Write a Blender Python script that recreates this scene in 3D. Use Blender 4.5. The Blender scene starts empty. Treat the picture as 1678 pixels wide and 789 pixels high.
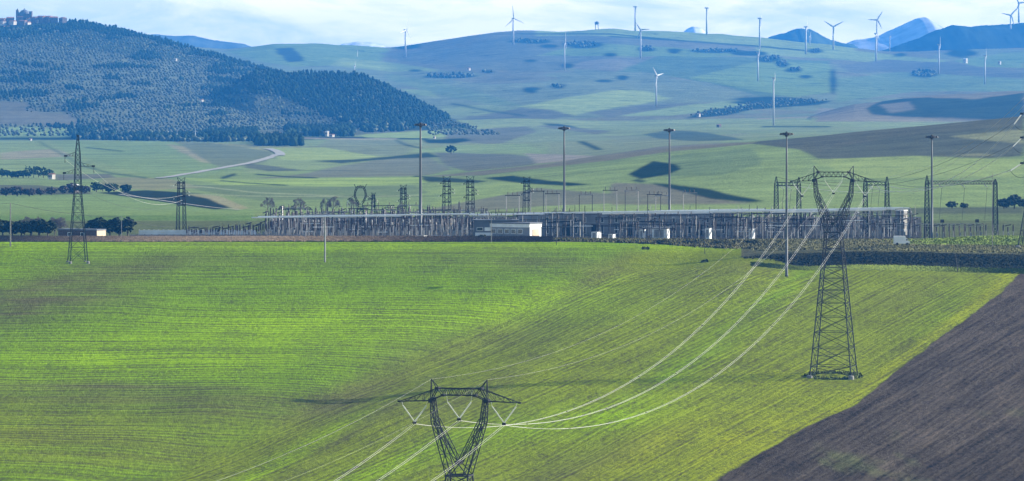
import bpy, bmesh, math, random
import numpy as np
R = math.radians
random.seed(7); rng = np.random.default_rng(11)
S = bpy.context.scene
COL = S.collection
F = 8460.0          # focal length in photo pixels
CX, HZ = 839.0, 150.0

# ------------------------------------------------------------------ camera, light
cam = bpy.data.cameras.new('camera'); camo = bpy.data.objects.new('camera', cam); COL.objects.link(camo)
cam.sensor_width = 36; cam.lens = 36 * F / 1678
camo.rotation_euler = (R(90), 0, 0)
cam.shift_y = -(394.5 - HZ) / 1678
cam.clip_start = 5; cam.clip_end = 60000
S.camera = camo
S.render.resolution_x = 1024; S.render.resolution_y = 481
SUN_EL, SUN_AZ = 22.0, 72.0         # azimuth measured from the view direction (+Y) towards +X
sl = bpy.data.lights.new('sun', 'SUN'); sl.energy = 5.0; sl.angle = R(0.5); sl.color = (1.0, 0.93, 0.80)
so = bpy.data.objects.new('sun', sl); COL.objects.link(so)
so.rotation_euler = (R(90 - SUN_EL), 0, R(-SUN_AZ) + math.pi)
# sun lamp shines along its -Z; the rotation above puts the source towards azimuth SUN_AZ
w = bpy.data.worlds.new("World"); S.world = w; w.use_nodes = True
nt = w.node_tree; N = nt.nodes; L = nt.links; N.clear()
wo = N.new('ShaderNodeOutputWorld'); bg = N.new('ShaderNodeBackground')
sky = N.new('ShaderNodeTexSky'); sky.sky_type = 'NISHITA'; sky.sun_disc = False
sky.sun_elevation = R(SUN_EL); sky.sun_rotation = R(SUN_AZ); sky.air_density = 1.3; sky.dust_density = 0.6; sky.altitude = 700
tc = N.new('ShaderNodeTexCoord')
mp = N.new('ShaderNodeMapping'); mp.inputs['Scale'].default_value = (26, 26, 105); mp.inputs['Location'].default_value = (3.3, 1.7, 0.4)
nz = N.new('ShaderNodeTexNoise'); nz.inputs['Scale'].default_value = 1.0; nz.inputs['Detail'].default_value = 9; nz.inputs['Roughness'].default_value = 0.62
nz.inputs['Distortion'].default_value = 0.4
cr = N.new('ShaderNodeValToRGB'); cr.color_ramp.elements[0].position = 0.40; cr.color_ramp.elements[1].position = 0.60
mx = N.new('ShaderNodeMixRGB'); mx.inputs[1].default_value = (6.9, 6.9, 4.6, 1); mx.inputs[2].default_value = (11.4, 10.0, 5.9, 1)   # thin veil, lit cloud
# bright cloud lies low over the horizon; the sky above is clear
sx = N.new('ShaderNodeSeparateXYZ'); zr = N.new('ShaderNodeMapRange'); zr.interpolation_type = 'SMOOTHSTEP'
zr.inputs[1].default_value = 0.03; zr.inputs[2].default_value = 0.14; zr.inputs[3].default_value = 1.0; zr.inputs[4].default_value = 0.0
bl = N.new('ShaderNodeMixRGB')
L.new(tc.outputs['Generated'], mp.inputs[0]); L.new(mp.outputs[0], nz.inputs[0]); L.new(nz.outputs[0], cr.inputs[0])
L.new(tc.outputs['Generated'], sx.inputs[0]); L.new(sx.outputs['Z'], zr.inputs[0])
L.new(cr.outputs[0], mx.inputs[0]); L.new(zr.outputs[0], bl.inputs[0]); L.new(sky.outputs[0], bl.inputs[1]); L.new(mx.outputs[0], bl.inputs[2])
L.new(bl.outputs[0], bg.inputs[0]); bg.inputs[1].default_value = 0.08
L.new(bg.outputs[0], wo.inputs[0])
S.view_settings.view_transform = 'Standard'; S.view_settings.look = 'None'; S.view_settings.gamma = 1
S.view_settings.exposure = 1.3
S.view_settings.use_curve_mapping = False
S.cycles.max_bounces = 6; S.cycles.volume_bounces = 0; S.cycles.diffuse_bounces = 2; S.cycles.transparent_max_bounces = 6

# ------------------------------------------------------------------ helpers
def tag(o, label=None, cat=None, group=None, kind=None):
    if label: o['label'] = label
    if cat: o['category'] = cat
    if group: o['group'] = group
    if kind: o['kind'] = kind
    return o
def empty(name, loc, rz=0.0, **k):
    o = bpy.data.objects.new(name, None); COL.objects.link(o); o.location = loc; o.rotation_euler = (0, 0, rz)
    o.empty_display_size = 1
    return tag(o, **k)
def link_mesh(name, me, mat, parent=None, loc=None, rz=0.0):
    o = bpy.data.objects.new(name, me); COL.objects.link(o)
    if mat: me.materials.append(mat)
    if parent: o.parent = parent
    if loc is not None: o.location = loc; o.rotation_euler = (0, 0, rz)
    return o
def copy_tree(o, parent=None):
    c = o.copy(); COL.objects.link(c)
    c.parent = parent
    for ch in CH.get(o.name, []):
        copy_tree(ch, c)
    return c
CH = {}
def reg(root):
    """remember children so that copies are quick"""
    for o in [root] + list(root.children_recursive):
        CH[o.name] = list(o.children)
class MB:
    """collects shapes; build() links them as one mesh"""
    def __init__(s): s.v = []; s.f = []
    def bar(s, p, q, r, n=4, r2=None):
        p = np.array(p, float); q = np.array(q, float); d = q - p; l = np.linalg.norm(d)
        if l < 1e-6: return s
        d /= l
        a = np.cross(d, (0, 0, 1.0)) if abs(d[2]) < 0.9 else np.cross(d, (0, 1.0, 0))
        a /= np.linalg.norm(a); b = np.cross(d, a); r2 = r if r2 is None else r2
        i = len(s.v)
        for c, rr in ((p, r), (q, r2)):
            for k in range(n):
                t = 2 * math.pi * (k + .5) / n
                s.v.append(tuple(c + rr * (a * math.cos(t) + b * math.sin(t))))
        for k in range(n):
            s.f.append((i + k, i + (k + 1) % n, i + n + (k + 1) % n, i + n + k))
        s.f.append(tuple(range(i + n - 1, i - 1, -1))); s.f.append(tuple(range(i + n, i + 2 * n)))
        return s
    def path(s, pts, r, n=4):
        for a, b in zip(pts[:-1], pts[1:]): s.bar(a, b, r, n)
        return s
    def tube(s, pts, r, n=5):
        """continuous tube through points (wires)"""
        pts = np.array(pts, float); i0 = len(s.v)
        d = np.gradient(pts, axis=0); d /= np.linalg.norm(d, axis=1)[:, None]
        a = np.cross(d, (0, 0, 1.0)); a /= np.linalg.norm(a, axis=1)[:, None]; b = np.cross(d, a)
        for c, aa, bb in zip(pts, a, b):
            for k in range(n):
                t = 2 * math.pi * k / n; s.v.append(tuple(c + r * (aa * math.cos(t) + bb * math.sin(t))))
        for j in range(len(pts) - 1):
            for k in range(n):
                x = i0 + j * n
                s.f.append((x + k, x + (k + 1) % n, x + n + (k + 1) % n, x + n + k))
        return s
    def box(s, c, size, rz=0.0):
        cx, cy, cz = c; hx, hy, hz = [q / 2 for q in size]; i = len(s.v); ca, sa = math.cos(rz), math.sin(rz)
        for dz in (-hz, hz):
            for dx, dy in ((-hx, -hy), (hx, -hy), (hx, hy), (-hx, hy)):
                s.v.append((cx + dx * ca - dy * sa, cy + dx * sa + dy * ca, cz + dz))
        s.f += [(i, i + 3, i + 2, i + 1), (i + 4, i + 5, i + 6, i + 7)] + [(i + k, i + (k + 1) % 4, i + 4 + (k + 1) % 4, i + 4 + k) for k in range(4)]
        return s
    def lathe(s, c, prof, n=10):
        """prof: (radius, z) list"""
        i = len(s.v)
        for r, z in prof:
            for k in range(n):
                t = 2 * math.pi * k / n; s.v.append((c[0] + r * math.cos(t), c[1] + r * math.sin(t), c[2] + z))
        for j in range(len(prof) - 1):
            for k in range(n):
                x = i + j * n; s.f.append((x + k, x + (k + 1) % n, x + n + (k + 1) % n, x + n + k))
        s.f.append(tuple(i + k for k in range(n - 1, -1, -1))); e = i + (len(prof) - 1) * n; s.f.append(tuple(e + k for k in range(n)))
        return s
    def poly(s, pts, faces):
        i = len(s.v); s.v += [tuple(p) for p in pts]; s.f += [tuple(i + k for k in f) for f in faces]; return s
    def mesh(s, name):
        me = bpy.data.meshes.new(name); me.from_pydata(s.v, [], s.f); me.update(); return me
    def build(s, name, mat, parent=None, loc=None, rz=0.0, smooth=False):
        me = s.mesh(name)
        if smooth: me.polygons.foreach_set('use_smooth', [True] * len(me.polygons))
        return link_mesh(name, me, mat, parent, loc, rz)
def fast_mesh(name, verts, faces, smooth=False, attr=None):
    """verts (n,3), faces (m,k) arrays of equal size k"""
    me = bpy.data.meshes.new(name); m, k = faces.shape
    me.vertices.add(len(verts)); me.vertices.foreach_set('co', verts.astype(np.float32).ravel())
    me.loops.add(m * k); me.loops.foreach_set('vertex_index', faces.astype(np.int32).ravel())
    me.polygons.add(m); me.polygons.foreach_set('loop_start', np.arange(0, m * k, k, dtype=np.int32))
    me.polygons.foreach_set('loop_total', np.full(m, k, dtype=np.int32))
    if smooth: me.polygons.foreach_set('use_smooth', np.ones(m, dtype=bool))
    for nm, a in (attr or {}).items():
        at = me.color_attributes.new(nm, 'FLOAT_COLOR', 'POINT')
        at.data.foreach_set('color', np.concatenate([a, np.ones((len(a), 1))], 1).astype(np.float32).ravel())
    me.update(calc_edges=True); me.validate(); return me

# ------------------------------------------------------------------ materials
def pmat(name, col, rough=0.8, metal=0.0, var=0.15, scale=1.0, bump=0.0, spec=0.3, stretch=(1, 1, 1)):
    m = bpy.data.materials.new(name); m.use_nodes = True; n = m.node_tree.nodes; l = m.node_tree.links
    b = n['Principled BSDF']; b.inputs['Roughness'].default_value = rough; b.inputs['Metallic'].default_value = metal
    b.inputs['Specular IOR Level'].default_value = spec
    t = n.new('ShaderNodeTexCoord'); mpn = n.new('ShaderNodeMapping'); mpn.inputs['Scale'].default_value = stretch
    z = n.new('ShaderNodeTexNoise'); z.inputs['Scale'].default_value = scale; z.inputs['Detail'].default_value = 6
    r = n.new('ShaderNodeValToRGB')
    c0 = [max(0, c * (1 - var)) for c in col]; c1 = [min(1, c * (1 + var)) for c in col]
    r.color_ramp.elements[0].color = (*c0, 1); r.color_ramp.elements[1].color = (*c1, 1)
    r.color_ramp.elements[0].position = 0.3; r.color_ramp.elements[1].position = 0.7
    l.new(t.outputs['Object'], mpn.inputs[0]); l.new(mpn.outputs[0], z.inputs[0]); l.new(z.outputs[0], r.inputs[0]); l.new(r.outputs[0], b.inputs['Base Color'])
    if bump:
        bp = n.new('ShaderNodeBump'); bp.inputs['Strength'].default_value = bump; l.new(z.outputs[0], bp.inputs['Height']); l.new(bp.outputs[0], b.inputs['Normal'])
    return m
def attr_mat(name, var=0.25, scale=0.5, rough=0.95):
    """base colour from the mesh's own 'Col' attribute, broken up by noise"""
    m = bpy.data.materials.new(name); m.use_nodes = True; n = m.node_tree.nodes; l = m.node_tree.links
    b = n['Principled BSDF']; b.inputs['Roughness'].default_value = rough; b.inputs['Specular IOR Level'].default_value = 0.0
    a = n.new('ShaderNodeVertexColor'); a.layer_name = 'Col'
    g = n.new('ShaderNodeNewGeometry'); z = n.new('ShaderNodeTexNoise'); z.inputs['Scale'].default_value = scale; z.inputs['Detail'].default_value = 5
    mr = n.new('ShaderNodeMapRange'); mr.inputs[1].default_value = 0.3; mr.inputs[2].default_value = 0.7; mr.inputs[3].default_value = 1 - var; mr.inputs[4].default_value = 1 + var
    mm = n.new('ShaderNodeVectorMath'); mm.operation = 'SCALE'
    l.new(g.outputs['Position'], z.inputs[0]); l.new(z.outputs[0], mr.inputs[0]); l.new(a.outputs[0], mm.inputs[0]); l.new(mr.outputs[0], mm.inputs['Scale']); l.new(mm.outputs[0], b.inputs['Base Color'])
    return m

# ------------------------------------------------------------------ noise
def vnoise(x, y, seed=0):
    xi = np.floor(x).astype(np.int64); yi = np.floor(y).astype(np.int64); fx = x - xi; fy = y - yi
    fx = fx * fx * (3 - 2 * fx); fy = fy * fy * (3 - 2 * fy)
    def h(a, b):
        n = (a * 374761393 + b * 668265263 + seed * 1442695041) & 0x7fffffff
        n = ((n ^ (n >> 13)) * 1274126177) & 0x7fffffff
        return ((n ^ (n >> 16)) & 0xffff) / 65535.0
    return (h(xi, yi) * (1 - fx) + h(xi + 1, yi) * fx) * (1 - fy) + (h(xi, yi + 1) * (1 - fx) + h(xi + 1, yi + 1) * fx) * fy
def fbm(x, y, o=4, seed=0):
    s = 0; a = 1; t = 0
    for i in range(o):
        s = s + a * vnoise(x * 2**i, y * 2**i, seed + i * 7); t += a; a *= 0.5
    return s / t * 2 - 1
def sstep(a, b, x):
    t = np.clip((x - a) / (b - a), 0, 1); return t * t * (3 - 2 * t)
# ------------------------------------------------------------------ terrain heights
KX = [-500, 0, 400, 700, 900, 1100, 1240, 1400, 1678, 2200]
KD = [2150, 2400, 2700, 3000, 3300, 3800, 4500, 5200, 6000, 7000]
KR = np.array([
 [347, 334, 320, 306, 294, 278, 258, 242, 228, 206],
 [347, 334, 320, 306, 294, 278, 258, 242, 228, 206],
 [347, 334, 318, 302, 290, 275, 257, 241, 226, 205],
 [347, 334, 316, 299, 289, 276, 257, 241, 226, 205],
 [345, 330, 305, 281, 270, 262, 247, 234, 220, 203],
 [343, 322, 287, 260, 245, 242, 236, 226, 215, 200],
 [342, 316, 276, 247, 233, 234, 230, 221, 212, 200],
 [342, 313, 271, 238, 217, 222, 224, 218, 208, 199],
 [342, 311, 262, 220, 189, 198, 212, 214, 208, 199],
 [342, 308, 250, 200, 160, 175, 200, 210, 205, 198]], float)
CRX = [-500, 0, 300, 370, 450, 560, 640, 720, 800, 860, 930, 975, 1010, 1040, 1130, 1240, 1300, 1400, 1450, 1500, 1560, 1678, 2200]
CRR = [70, 74, 76, 79, 72, 75, 78, 68, 56, 50, 49, 46, 46, 51, 54, 62, 68, 79, 84, 84, 82, 80, 75]
NEARD = [0, 40, 100, 300, 500, 700, 910, 1100, 1200, 1310, 1400, 1480, 1545, 1600, 1640, 1700, 1900]
NEARZ = [-2.5, -14, -34, -80, -108, -112, -104, -88, -80.5, -72.3, -65, -57.2, -52.3, -48.8, -47.3, -47.3, -47.6]
def pchip_eval(xk, yk, x):
    """monotone cubic through yk (..., n) at xk"""
    xk = np.array(xk, float); yk = np.array(yk, float); h = np.diff(xk); d = np.diff(yk) / h
    m = np.zeros_like(yk); m[0] = d[0]; m[-1] = d[-1]
    for i in range(1, len(xk) - 1):
        if d[i - 1] * d[i] > 0:
            w1 = 2 * h[i] + h[i - 1]; w2 = h[i] + 2 * h[i - 1]; m[i] = (w1 + w2) / (w1 / d[i - 1] + w2 / d[i])
    x = np.clip(x, xk[0], xk[-1]); k = np.clip(np.searchsorted(xk, x) - 1, 0, len(xk) - 2)
    t = (x - xk[k]) / h[k]; t2 = t * t; t3 = t2 * t
    return (2*t3 - 3*t2 + 1) * yk[k] + (t3 - 2*t2 + t) * h[k] * m[k] + (-2*t3 + 3*t2) * yk[k+1] + (t3 - t2) * h[k] * m[k+1]
WX = [-600, 0, 60, 130, 200, 260, 300, 370, 430, 480, 520, 600, 680, 740, 800, 900]
WR = [40, 38, 36, 37, 46, 61, 74, 91, 108, 122, 138, 172, 202, 222, 240, 260]
VX = [300, 380, 420, 470, 520, 590, 650, 700, 760, 800, 860]
VR = [190, 140, 117, 122, 121, 124, 152, 176, 208, 224, 250]
BX = [1250, 1330, 1400, 1500, 1600, 1678, 2000]
BR = [225, 190, 173, 160, 152, 147, 135]
def height(px, D, hillmask=False):
    """ground height for a bearing (photo column px) and a distance D"""
    px = np.asarray(px, float); D = np.asarray(D, float); px, D = np.broadcast_arrays(px, D)
    X = (px - CX) / F * D
    zn = pchip_eval(NEARD, NEARZ, D)
    # columns of the middle ground
    rk = np.stack([np.interp(px, KX, KR[:, j]) for j in range(len(KD))], 0)
    # smooth the column interpolation a little
    rk2 = np.stack([(np.interp(px - 45, KX, KR[:, j]) + 2 * np.interp(px, KX, KR[:, j]) + np.interp(px + 45, KX, KR[:, j])) / 4 for j in range(len(KD))], 0)
    row = np.full(px.shape, 0.0)
    Dk = np.array(KD, float)
    k = np.clip(np.searchsorted(Dk, D) - 1, 0, len(Dk) - 2)
    def G(j): return np.take_along_axis(rk2, np.clip(j, 0, len(Dk) - 1)[None], 0)[0]
    t = np.clip((D - Dk[k]) / (Dk[k + 1] - Dk[k]), 0, 1)
    p0, p1, p2, p3 = G(k - 1), G(k), G(k + 1), G(k + 2)
    row = 0.5 * ((2 * p1) + (-p0 + p2) * t + (2 * p0 - 5 * p1 + 4 * p2 - p3) * t * t + (-p0 + 3 * p1 - 3 * p2 + p3) * t**3)
    zm = -(row - HZ) * D / F
    tt = sstep(1900, 2150, D)
    z = np.where(D < 1900, zn, np.where(D < 2150, zn * (1 - tt) + (-(np.interp(px, KX, KR[:, 0]) - HZ) * D / F) * tt, zm))
    # far hills
    cr = (np.interp(px - 12, CRX, CRR) + np.interp(px, CRX, CRR) + np.interp(px + 12, CRX, CRR)) / 3
    r7 = rk2[-1]
    t = np.clip((D - 7000) / 5700, 0, 1)
    rf = r7 + (cr - r7) * (t ** 1.0)
    und = fbm(px / 190 + 3.1, D / 1500, 4, 5) * 5.5 * np.sin(np.pi * t) ** 0.7
    rf = rf + und
    zf = -(rf - HZ) * D / F
    z = np.where(D > 7000, zf, z)
    zc = -(cr - HZ) * 12700 / F
    z = np.where(D > 12700, zc + (-60 - zc) * sstep(12700, 15000, D), z)
    z_low = z.copy()
    # wooded hill, its spur and the brown hill on the right
    wr = np.interp(px, WX, WR) + fbm(px / 70, D / 900, 3, 21) * 3.5 * sstep(6300, 7500, D)
    t = np.clip((D - 6150) / (8500 - 6150), 0, 1)
    zw = -((229 + (wr - 229) * t ** 0.95) - HZ) * D / F
    zwc = -(wr - HZ) * 8500 / F
    zw = np.where(D > 8500, zwc - (D - 8500) * 0.16 * 1.5, zw)
    z = np.where((D > 6150) & (px < 900), np.maximum(z, zw), z)
    vr = np.interp(px, VX, VR) + fbm(px / 40, D / 500, 3, 31) * 2.5
    v0 = np.interp(px, [300, 420, 640, 800], [6700, 6600, 6350, 6300])
    t = np.clip((D - v0) / (7300 - v0), 0, 1)
    foot = 231
    zv = -((foot + (vr - foot) * t) - HZ) * D / F
    zv = np.where(D > 7300, -(vr - HZ) * 7300 / F - (D - 7300) * 0.2, zv)
    z = np.where((D > 6300) & (px > 300) & (px < 860), np.maximum(z, zv), z)
    if hillmask: return z > z_low + 1.5
    br = np.interp(px, BX, BR)
    t = np.clip((D - 6300) / (7600 - 6300), 0, 1)
    zb = -((212 + (br - 212) * np.sin(t * np.pi / 2)) - HZ) * D / F
    zb = np.where(D > 7600, -(br - HZ) * 7600 / F - (D - 7600) * 0.12, zb)
    z = np.where((D > 6300) & (px > 1250), np.maximum(z, zb), z)
    # relief
    amp = 0.0 + 3.4 * sstep(2300, 3500, D) + 4.2 * sstep(4000, 8000, D)
    z = z + fbm(X / 210 + 9.3, D / 420, 4, 3) * amp
    # near field: gentle swells, and the side valley that runs up the slope
    nf = sstep(1000, 1150, D) * (1 - sstep(1560, 1640, D))
    z = z + nf * fbm(X / 60, D / 90, 3, 41) * 0.9
    gx = -79 + (D - 1150) * 0.306          # line of the fold
    z = z + nf * (-1.6 * np.exp(-((X - gx) / 16.0) ** 2) + 1.0 * np.exp(-((X - gx - 55) / 40.0) ** 2))
    z = z + nf * 1.3 * np.exp(-((px - 120) / 190.0) ** 2) * np.exp(-((D - 1430) / 45.0) ** 2)
    # cut bank on the right: field edge ends below the plateau
    bw = sstep(1195, 1330, px)
    cut = (1 - sstep(1556, 1563, D)) * sstep(1390, 1530, D)
    z = z + bw * np.where(D < 1563, -(2.2) * cut, 0) + bw * sstep(1556, 1563, D) * (1 - sstep(1563, 1650, D)) * 0.5
    # green mound beside the yard on the right
    z = z + 1.7 * np.exp(-((px - 1640) / 110.0) ** 2) * np.exp(-((D - 1625) / 16.0) ** 2)
    return z
def rowof(px, D): return HZ - height(px, D) * F / D
_DS = np.concatenate([np.arange(900, 2400, 4), np.arange(2400, 15000, 10)]).astype(float)
_cache = {}
def dist_at(px, row):
    """distance of the first ground seen at that bearing and photo row"""
    key = round(px)
    if key not in _cache: _cache[key] = rowof(np.full(len(_DS), float(px)), _DS)
    r = _cache[key]; i = np.argmax(r <= row)
    if r[i] > row: return 12700.0
    if i == 0: return _DS[0]
    t = (r[i - 1] - row) / (r[i - 1] - r[i] + 1e-9)
    return float(_DS[i - 1] + t * (_DS[i] - _DS[i - 1]))
def P(px, D): return (px - CX) / F * D
def G3(px, D): return np.array([P(px, D), D, float(height(px, D))])
def gz(x, y): return float(height(CX + x / y * F, y))
def at(px, row): return G3(px, dist_at(px, row))
def pt(px, row, D): return np.array([(px - CX) / F * D, D, -(row - HZ) * D / F])
# ------------------------------------------------------------------ ground sheet
us = np.concatenate([np.arange(-1900, -900, 25), np.arange(-900, 900, 2.4), np.arange(900, 1901, 25)])
Ds = np.concatenate([[12, 40, 80, 130, 200, 280, 360, 440, 520, 600, 680, 760, 840], np.arange(900, 1100, 8), np.arange(1100, 1550, 1.9), np.arange(1550, 1570, 0.9),
                     np.arange(1570, 1700, 2.5), np.arange(1700, 2300, 10), np.arange(2300, 3500, 6), np.arange(3500, 5600, 13), np.arange(5600, 9000, 14), np.arange(9000, 12900, 16),
                     np.arange(12900, 15000, 150), [15500, 17000, 19000, 21900]])
U, D = np.meshgrid(us, Ds)
PX = CX + U
X = U * np.maximum(D, 900) / F
Z = height(PX, D)
ROW = HZ - Z * F / D
def inpoly(px, row, poly):
    inside = np.zeros(px.shape, bool); n = len(poly)
    for i in range(n):
        x1, y1 = poly[i]; x2, y2 = poly[(i + 1) % n]
        c = ((y1 > row) != (y2 > row))
        if y1 != y2: inside ^= c & (px < (x2 - x1) * (row - y1) / (y2 - y1) + x1)
    return inside
GREEN = (0.10, 0.155, 0.04); LGREEN = (0.15, 0.20, 0.055); YGREEN = (0.15, 0.185, 0.05); DGREEN = (0.045, 0.075, 0.022)
BROWN = (0.10, 0.075, 0.055); LBROWN = (0.17, 0.14, 0.095); PURPLE = (0.072, 0.070, 0.055); GREYG = (0.115, 0.13, 0.065)
WOOD = (0.016, 0.026, 0.010); SCRUB = (0.03, 0.042, 0.02); OLIVE = (0.062, 0.066, 0.042); PALE = (0.30, 0.27, 0.22)
C = np.zeros(PX.shape + (3,)); C[:] = GREEN
base = fbm(X / 500, D / 900, 3, 77)[..., None] * 0.5 + 0.5
C = C * (1 - base) + np.array(GREYG) * base
far = (D > 6500)
fb = fbm(X / 420 + 5, D / 1100, 4, 78)[..., None]
C = np.where(far[..., None], np.array((0.095, 0.115, 0.062)) * (1 + 0.45 * fb) + np.array((0.012, -0.012, 0.0)) * (fb < 0), C)
wob_x = fbm(X / 60, D / 120, 3, 55) * 4.0; wob_y = fbm(X / 80 + 7, D / 150, 3, 56) * 1.0
def paint(poly, col, d0=1700, d1=13000, wob=1.0, var=0.12):
    xs = [p[0] for p in poly]; ys = [p[1] for p in poly]
    m = (D >= d0) & (D <= d1) & (PX > min(xs) - 6) & (PX < max(xs) + 6) & (ROW > min(ys) - 4) & (ROW < max(ys) + 4)
    ii = np.nonzero(m)
    ok = inpoly(PX[ii] + wob_x[ii] * wob, ROW[ii] + wob_y[ii] * wob, poly)
    ii = (ii[0][ok], ii[1][ok])
    v = 1 + var * fbm(X[ii] / 70, D[ii] / 60, 3, len(poly) + int(xs[0]) % 97)
    C[ii] = np.array(col)[None, :] * v[:, None]
def blob(cx, cy, rx, ry, col, a=1.0, rot=0.0, d0=6500, d1=13000):
    dx = PX - cx; dy = ROW - cy; c, s = math.cos(R(rot)), math.sin(R(rot))
    e = ((dx * c + dy * s) / rx) ** 2 + ((-dx * s + dy * c) / ry) ** 2 + fbm(X / 60 + cx, D / 90, 3, 91) * 0.6
    k = (np.clip(1.25 - e, 0, 1) * a * ((D > d0) & (D < d1)))[..., None]
    C[:] = C * (1 - np.clip(k * 2, 0, 1)) + np.array(col) * np.clip(k * 2, 0, 1)
# --- far hills
paint([(370, 85), (450, 70), (600, 74), (640, 80), (620, 105), (480, 110), (420, 100)], GREEN, 7000)
paint([(450, 80), (480, 78), (500, 100), (470, 102)], SCRUB, 7000)
paint([(560, 95), (660, 105), (720, 115), (640, 118), (540, 108)], LGREEN, 7000)
paint([(620, 88), (760, 78), (830, 60), (860, 52), (930, 50), (1060, 60), (1000, 100), (900, 118), (760, 112), (660, 100)], (0.075, 0.08, 0.058), 7000)
paint([(880, 50), (1000, 42), (1240, 60), (1400, 75), (1400, 84), (1250, 78), (1100, 66), (960, 58), (880, 60)], LGREEN, 7000)
paint([(960, 70), (1100, 78), (1230, 90), (1140, 95), (1000, 92), (880, 92)], GREEN, 7000)
paint([(960, 100), (1080, 92), (1130, 116), (1010, 118), (930, 112)], (0.11, 0.10, 0.075), 7000)
paint([(1080, 92), (1240, 95), (1360, 100), (1360, 150), (1250, 160), (1180, 140), (1060, 118), (1010, 118)], (0.05, 0.085, 0.04), 7000)
paint([(1240, 75), (1400, 84), (1560, 100), (1500, 108), (1330, 95), (1240, 88)], LGREEN, 7000)
paint([(1245, 100), (1360, 105), (1370, 150), (1300, 160), (1240, 150), (1130, 128)], GREEN, 7000)
paint([(1370, 108), (1450, 98), (1560, 104), (1678, 118), (1678, 128), (1560, 125), (1480, 118), (1400, 120)], PURPLE, 7000)
paint([(1370, 130), (1480, 118), (1678, 130), (1678, 150), (1500, 150), (1370, 168)], (0.085, 0.13, 0.055), 7000)
paint([(1560, 100), (1640, 88), (1678, 86), (1678, 112), (1600, 110)], GREEN, 7000)
paint([(845, 176), (930, 160), (1010, 148), (1055, 149), (1100, 162), (1040, 172), (985, 180), (940, 190), (900, 180)], (0.19, 0.24, 0.075), 7000, var=0.05)
paint([(850, 178), (900, 180), (940, 190), (900, 196), (760, 196), (780, 185)], PURPLE, 6500)
paint([(1010, 190), (1110, 175), (1200, 165), (1250, 168), (1180, 182), (1100, 190)], (0.15, 0.2, 0.07), 6500)
paint([(960, 185), (1060, 172), (1150, 168), (1080, 180), (1000, 192)], PURPLE, 6500)
paint([(630, 120), (720, 135), (800, 155), (860, 175), (800, 172), (700, 150), (640, 132)], (0.10, 0.14, 0.06), 6800)
paint([(655, 145), (700, 148), (722, 160), (680, 156)], LGREEN, 6800, var=.05)
paint([(720, 175), (800, 172), (850, 178), (780, 190), (730, 188)], (0.14, 0.18, 0.07), 6500)
paint([(725, 195), (840, 190), (1260, 192), (1678, 196), (1678, 214), (1200, 215), (900, 212), (760, 214)], (0.13, 0.17, 0.065), 6000, 7200)
for b in [(870, 68, 32, 4), (955, 74, 34, 6), (900, 76, 16, 3), (1060, 81, 14, 4), (1105, 84, 12, 4), (1175, 84, 44, 4), (1230, 88, 30, 4), (1000, 90, 12, 3), (735, 125, 46, 4), (680, 116, 12, 2),
          (800, 118, 10, 3), (870, 100, 10, 2), (915, 142, 12, 4), (870, 150, 12, 3), (930, 108, 12, 4), (865, 100, 8, 2), (1020, 128, 10, 4), (990, 133, 14, 2), (1282, 106, 12, 5), (1300, 115, 14, 4), (1320, 126, 10, 3),
          (1335, 84, 14, 4), (1260, 97, 22, 5), (1475, 90, 10, 2.5), (1575, 88, 26, 7), (1515, 122, 22, 6), (1365, 135, 5, 24), (870, 146, 14, 3), (1265, 166, 70, 7), (660, 75, 26, 6)]:
    blob(*b, WOOD)
paint([(1120, 195), (1160, 180), (1200, 176), (1260, 168), (1365, 165), (1340, 172), (1230, 180), (1190, 190)], WOOD, 6500)
# brown hill on the right with its wood
paint([(1335, 200), (1340, 175), (1420, 160), (1678, 140), (1678, 200)], (0.13, 0.11, 0.08), 6200, 8000)
paint([(1420, 178), (1450, 163), (1520, 160), (1600, 163), (1678, 152), (1678, 200), (1560, 194), (1480, 192), (1430, 188)], SCRUB, 6200, 8000)
paint([(1440, 172), (1490, 166), (1500, 180), (1460, 186)], (0.1, 0.085, 0.07), 6200, 8000)
# --- wooded hill ground
wm = (D > 6150) & (D < 8650) & (PX < 800) & ((Z > -(229 - HZ) * D / F + 3))
hillmask = np.zeros(PX.shape, bool)
zw_row = np.interp(PX, WX, WR)
paint([(-300, 30), (60, 30), (130, 30), (200, 40), (300, 66), (430, 104), (590, 118), (700, 172), (770, 212), (560, 224), (420, 228), (200, 229), (150, 215), (-300, 175)], OLIVE, 6150, 8700, 0.4, 0.3)
paint([(-300, 30), (60, 30), (130, 30), (200, 40), (300, 66), (430, 104), (420, 112), (300, 100), (200, 90), (60, 70), (-300, 66)], SCRUB, 6150, 8700)
paint([(330, 140), (420, 108), (590, 118), (700, 172), (775, 212), (660, 214), (560, 180), (450, 160)], SCRUB, 6150, 8700)
paint([(-300, 168), (40, 168), (60, 184), (120, 188), (140, 208), (60, 210), (-300, 206)], (0.080, 0.072, 0.056), 6150, 8700)
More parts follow.
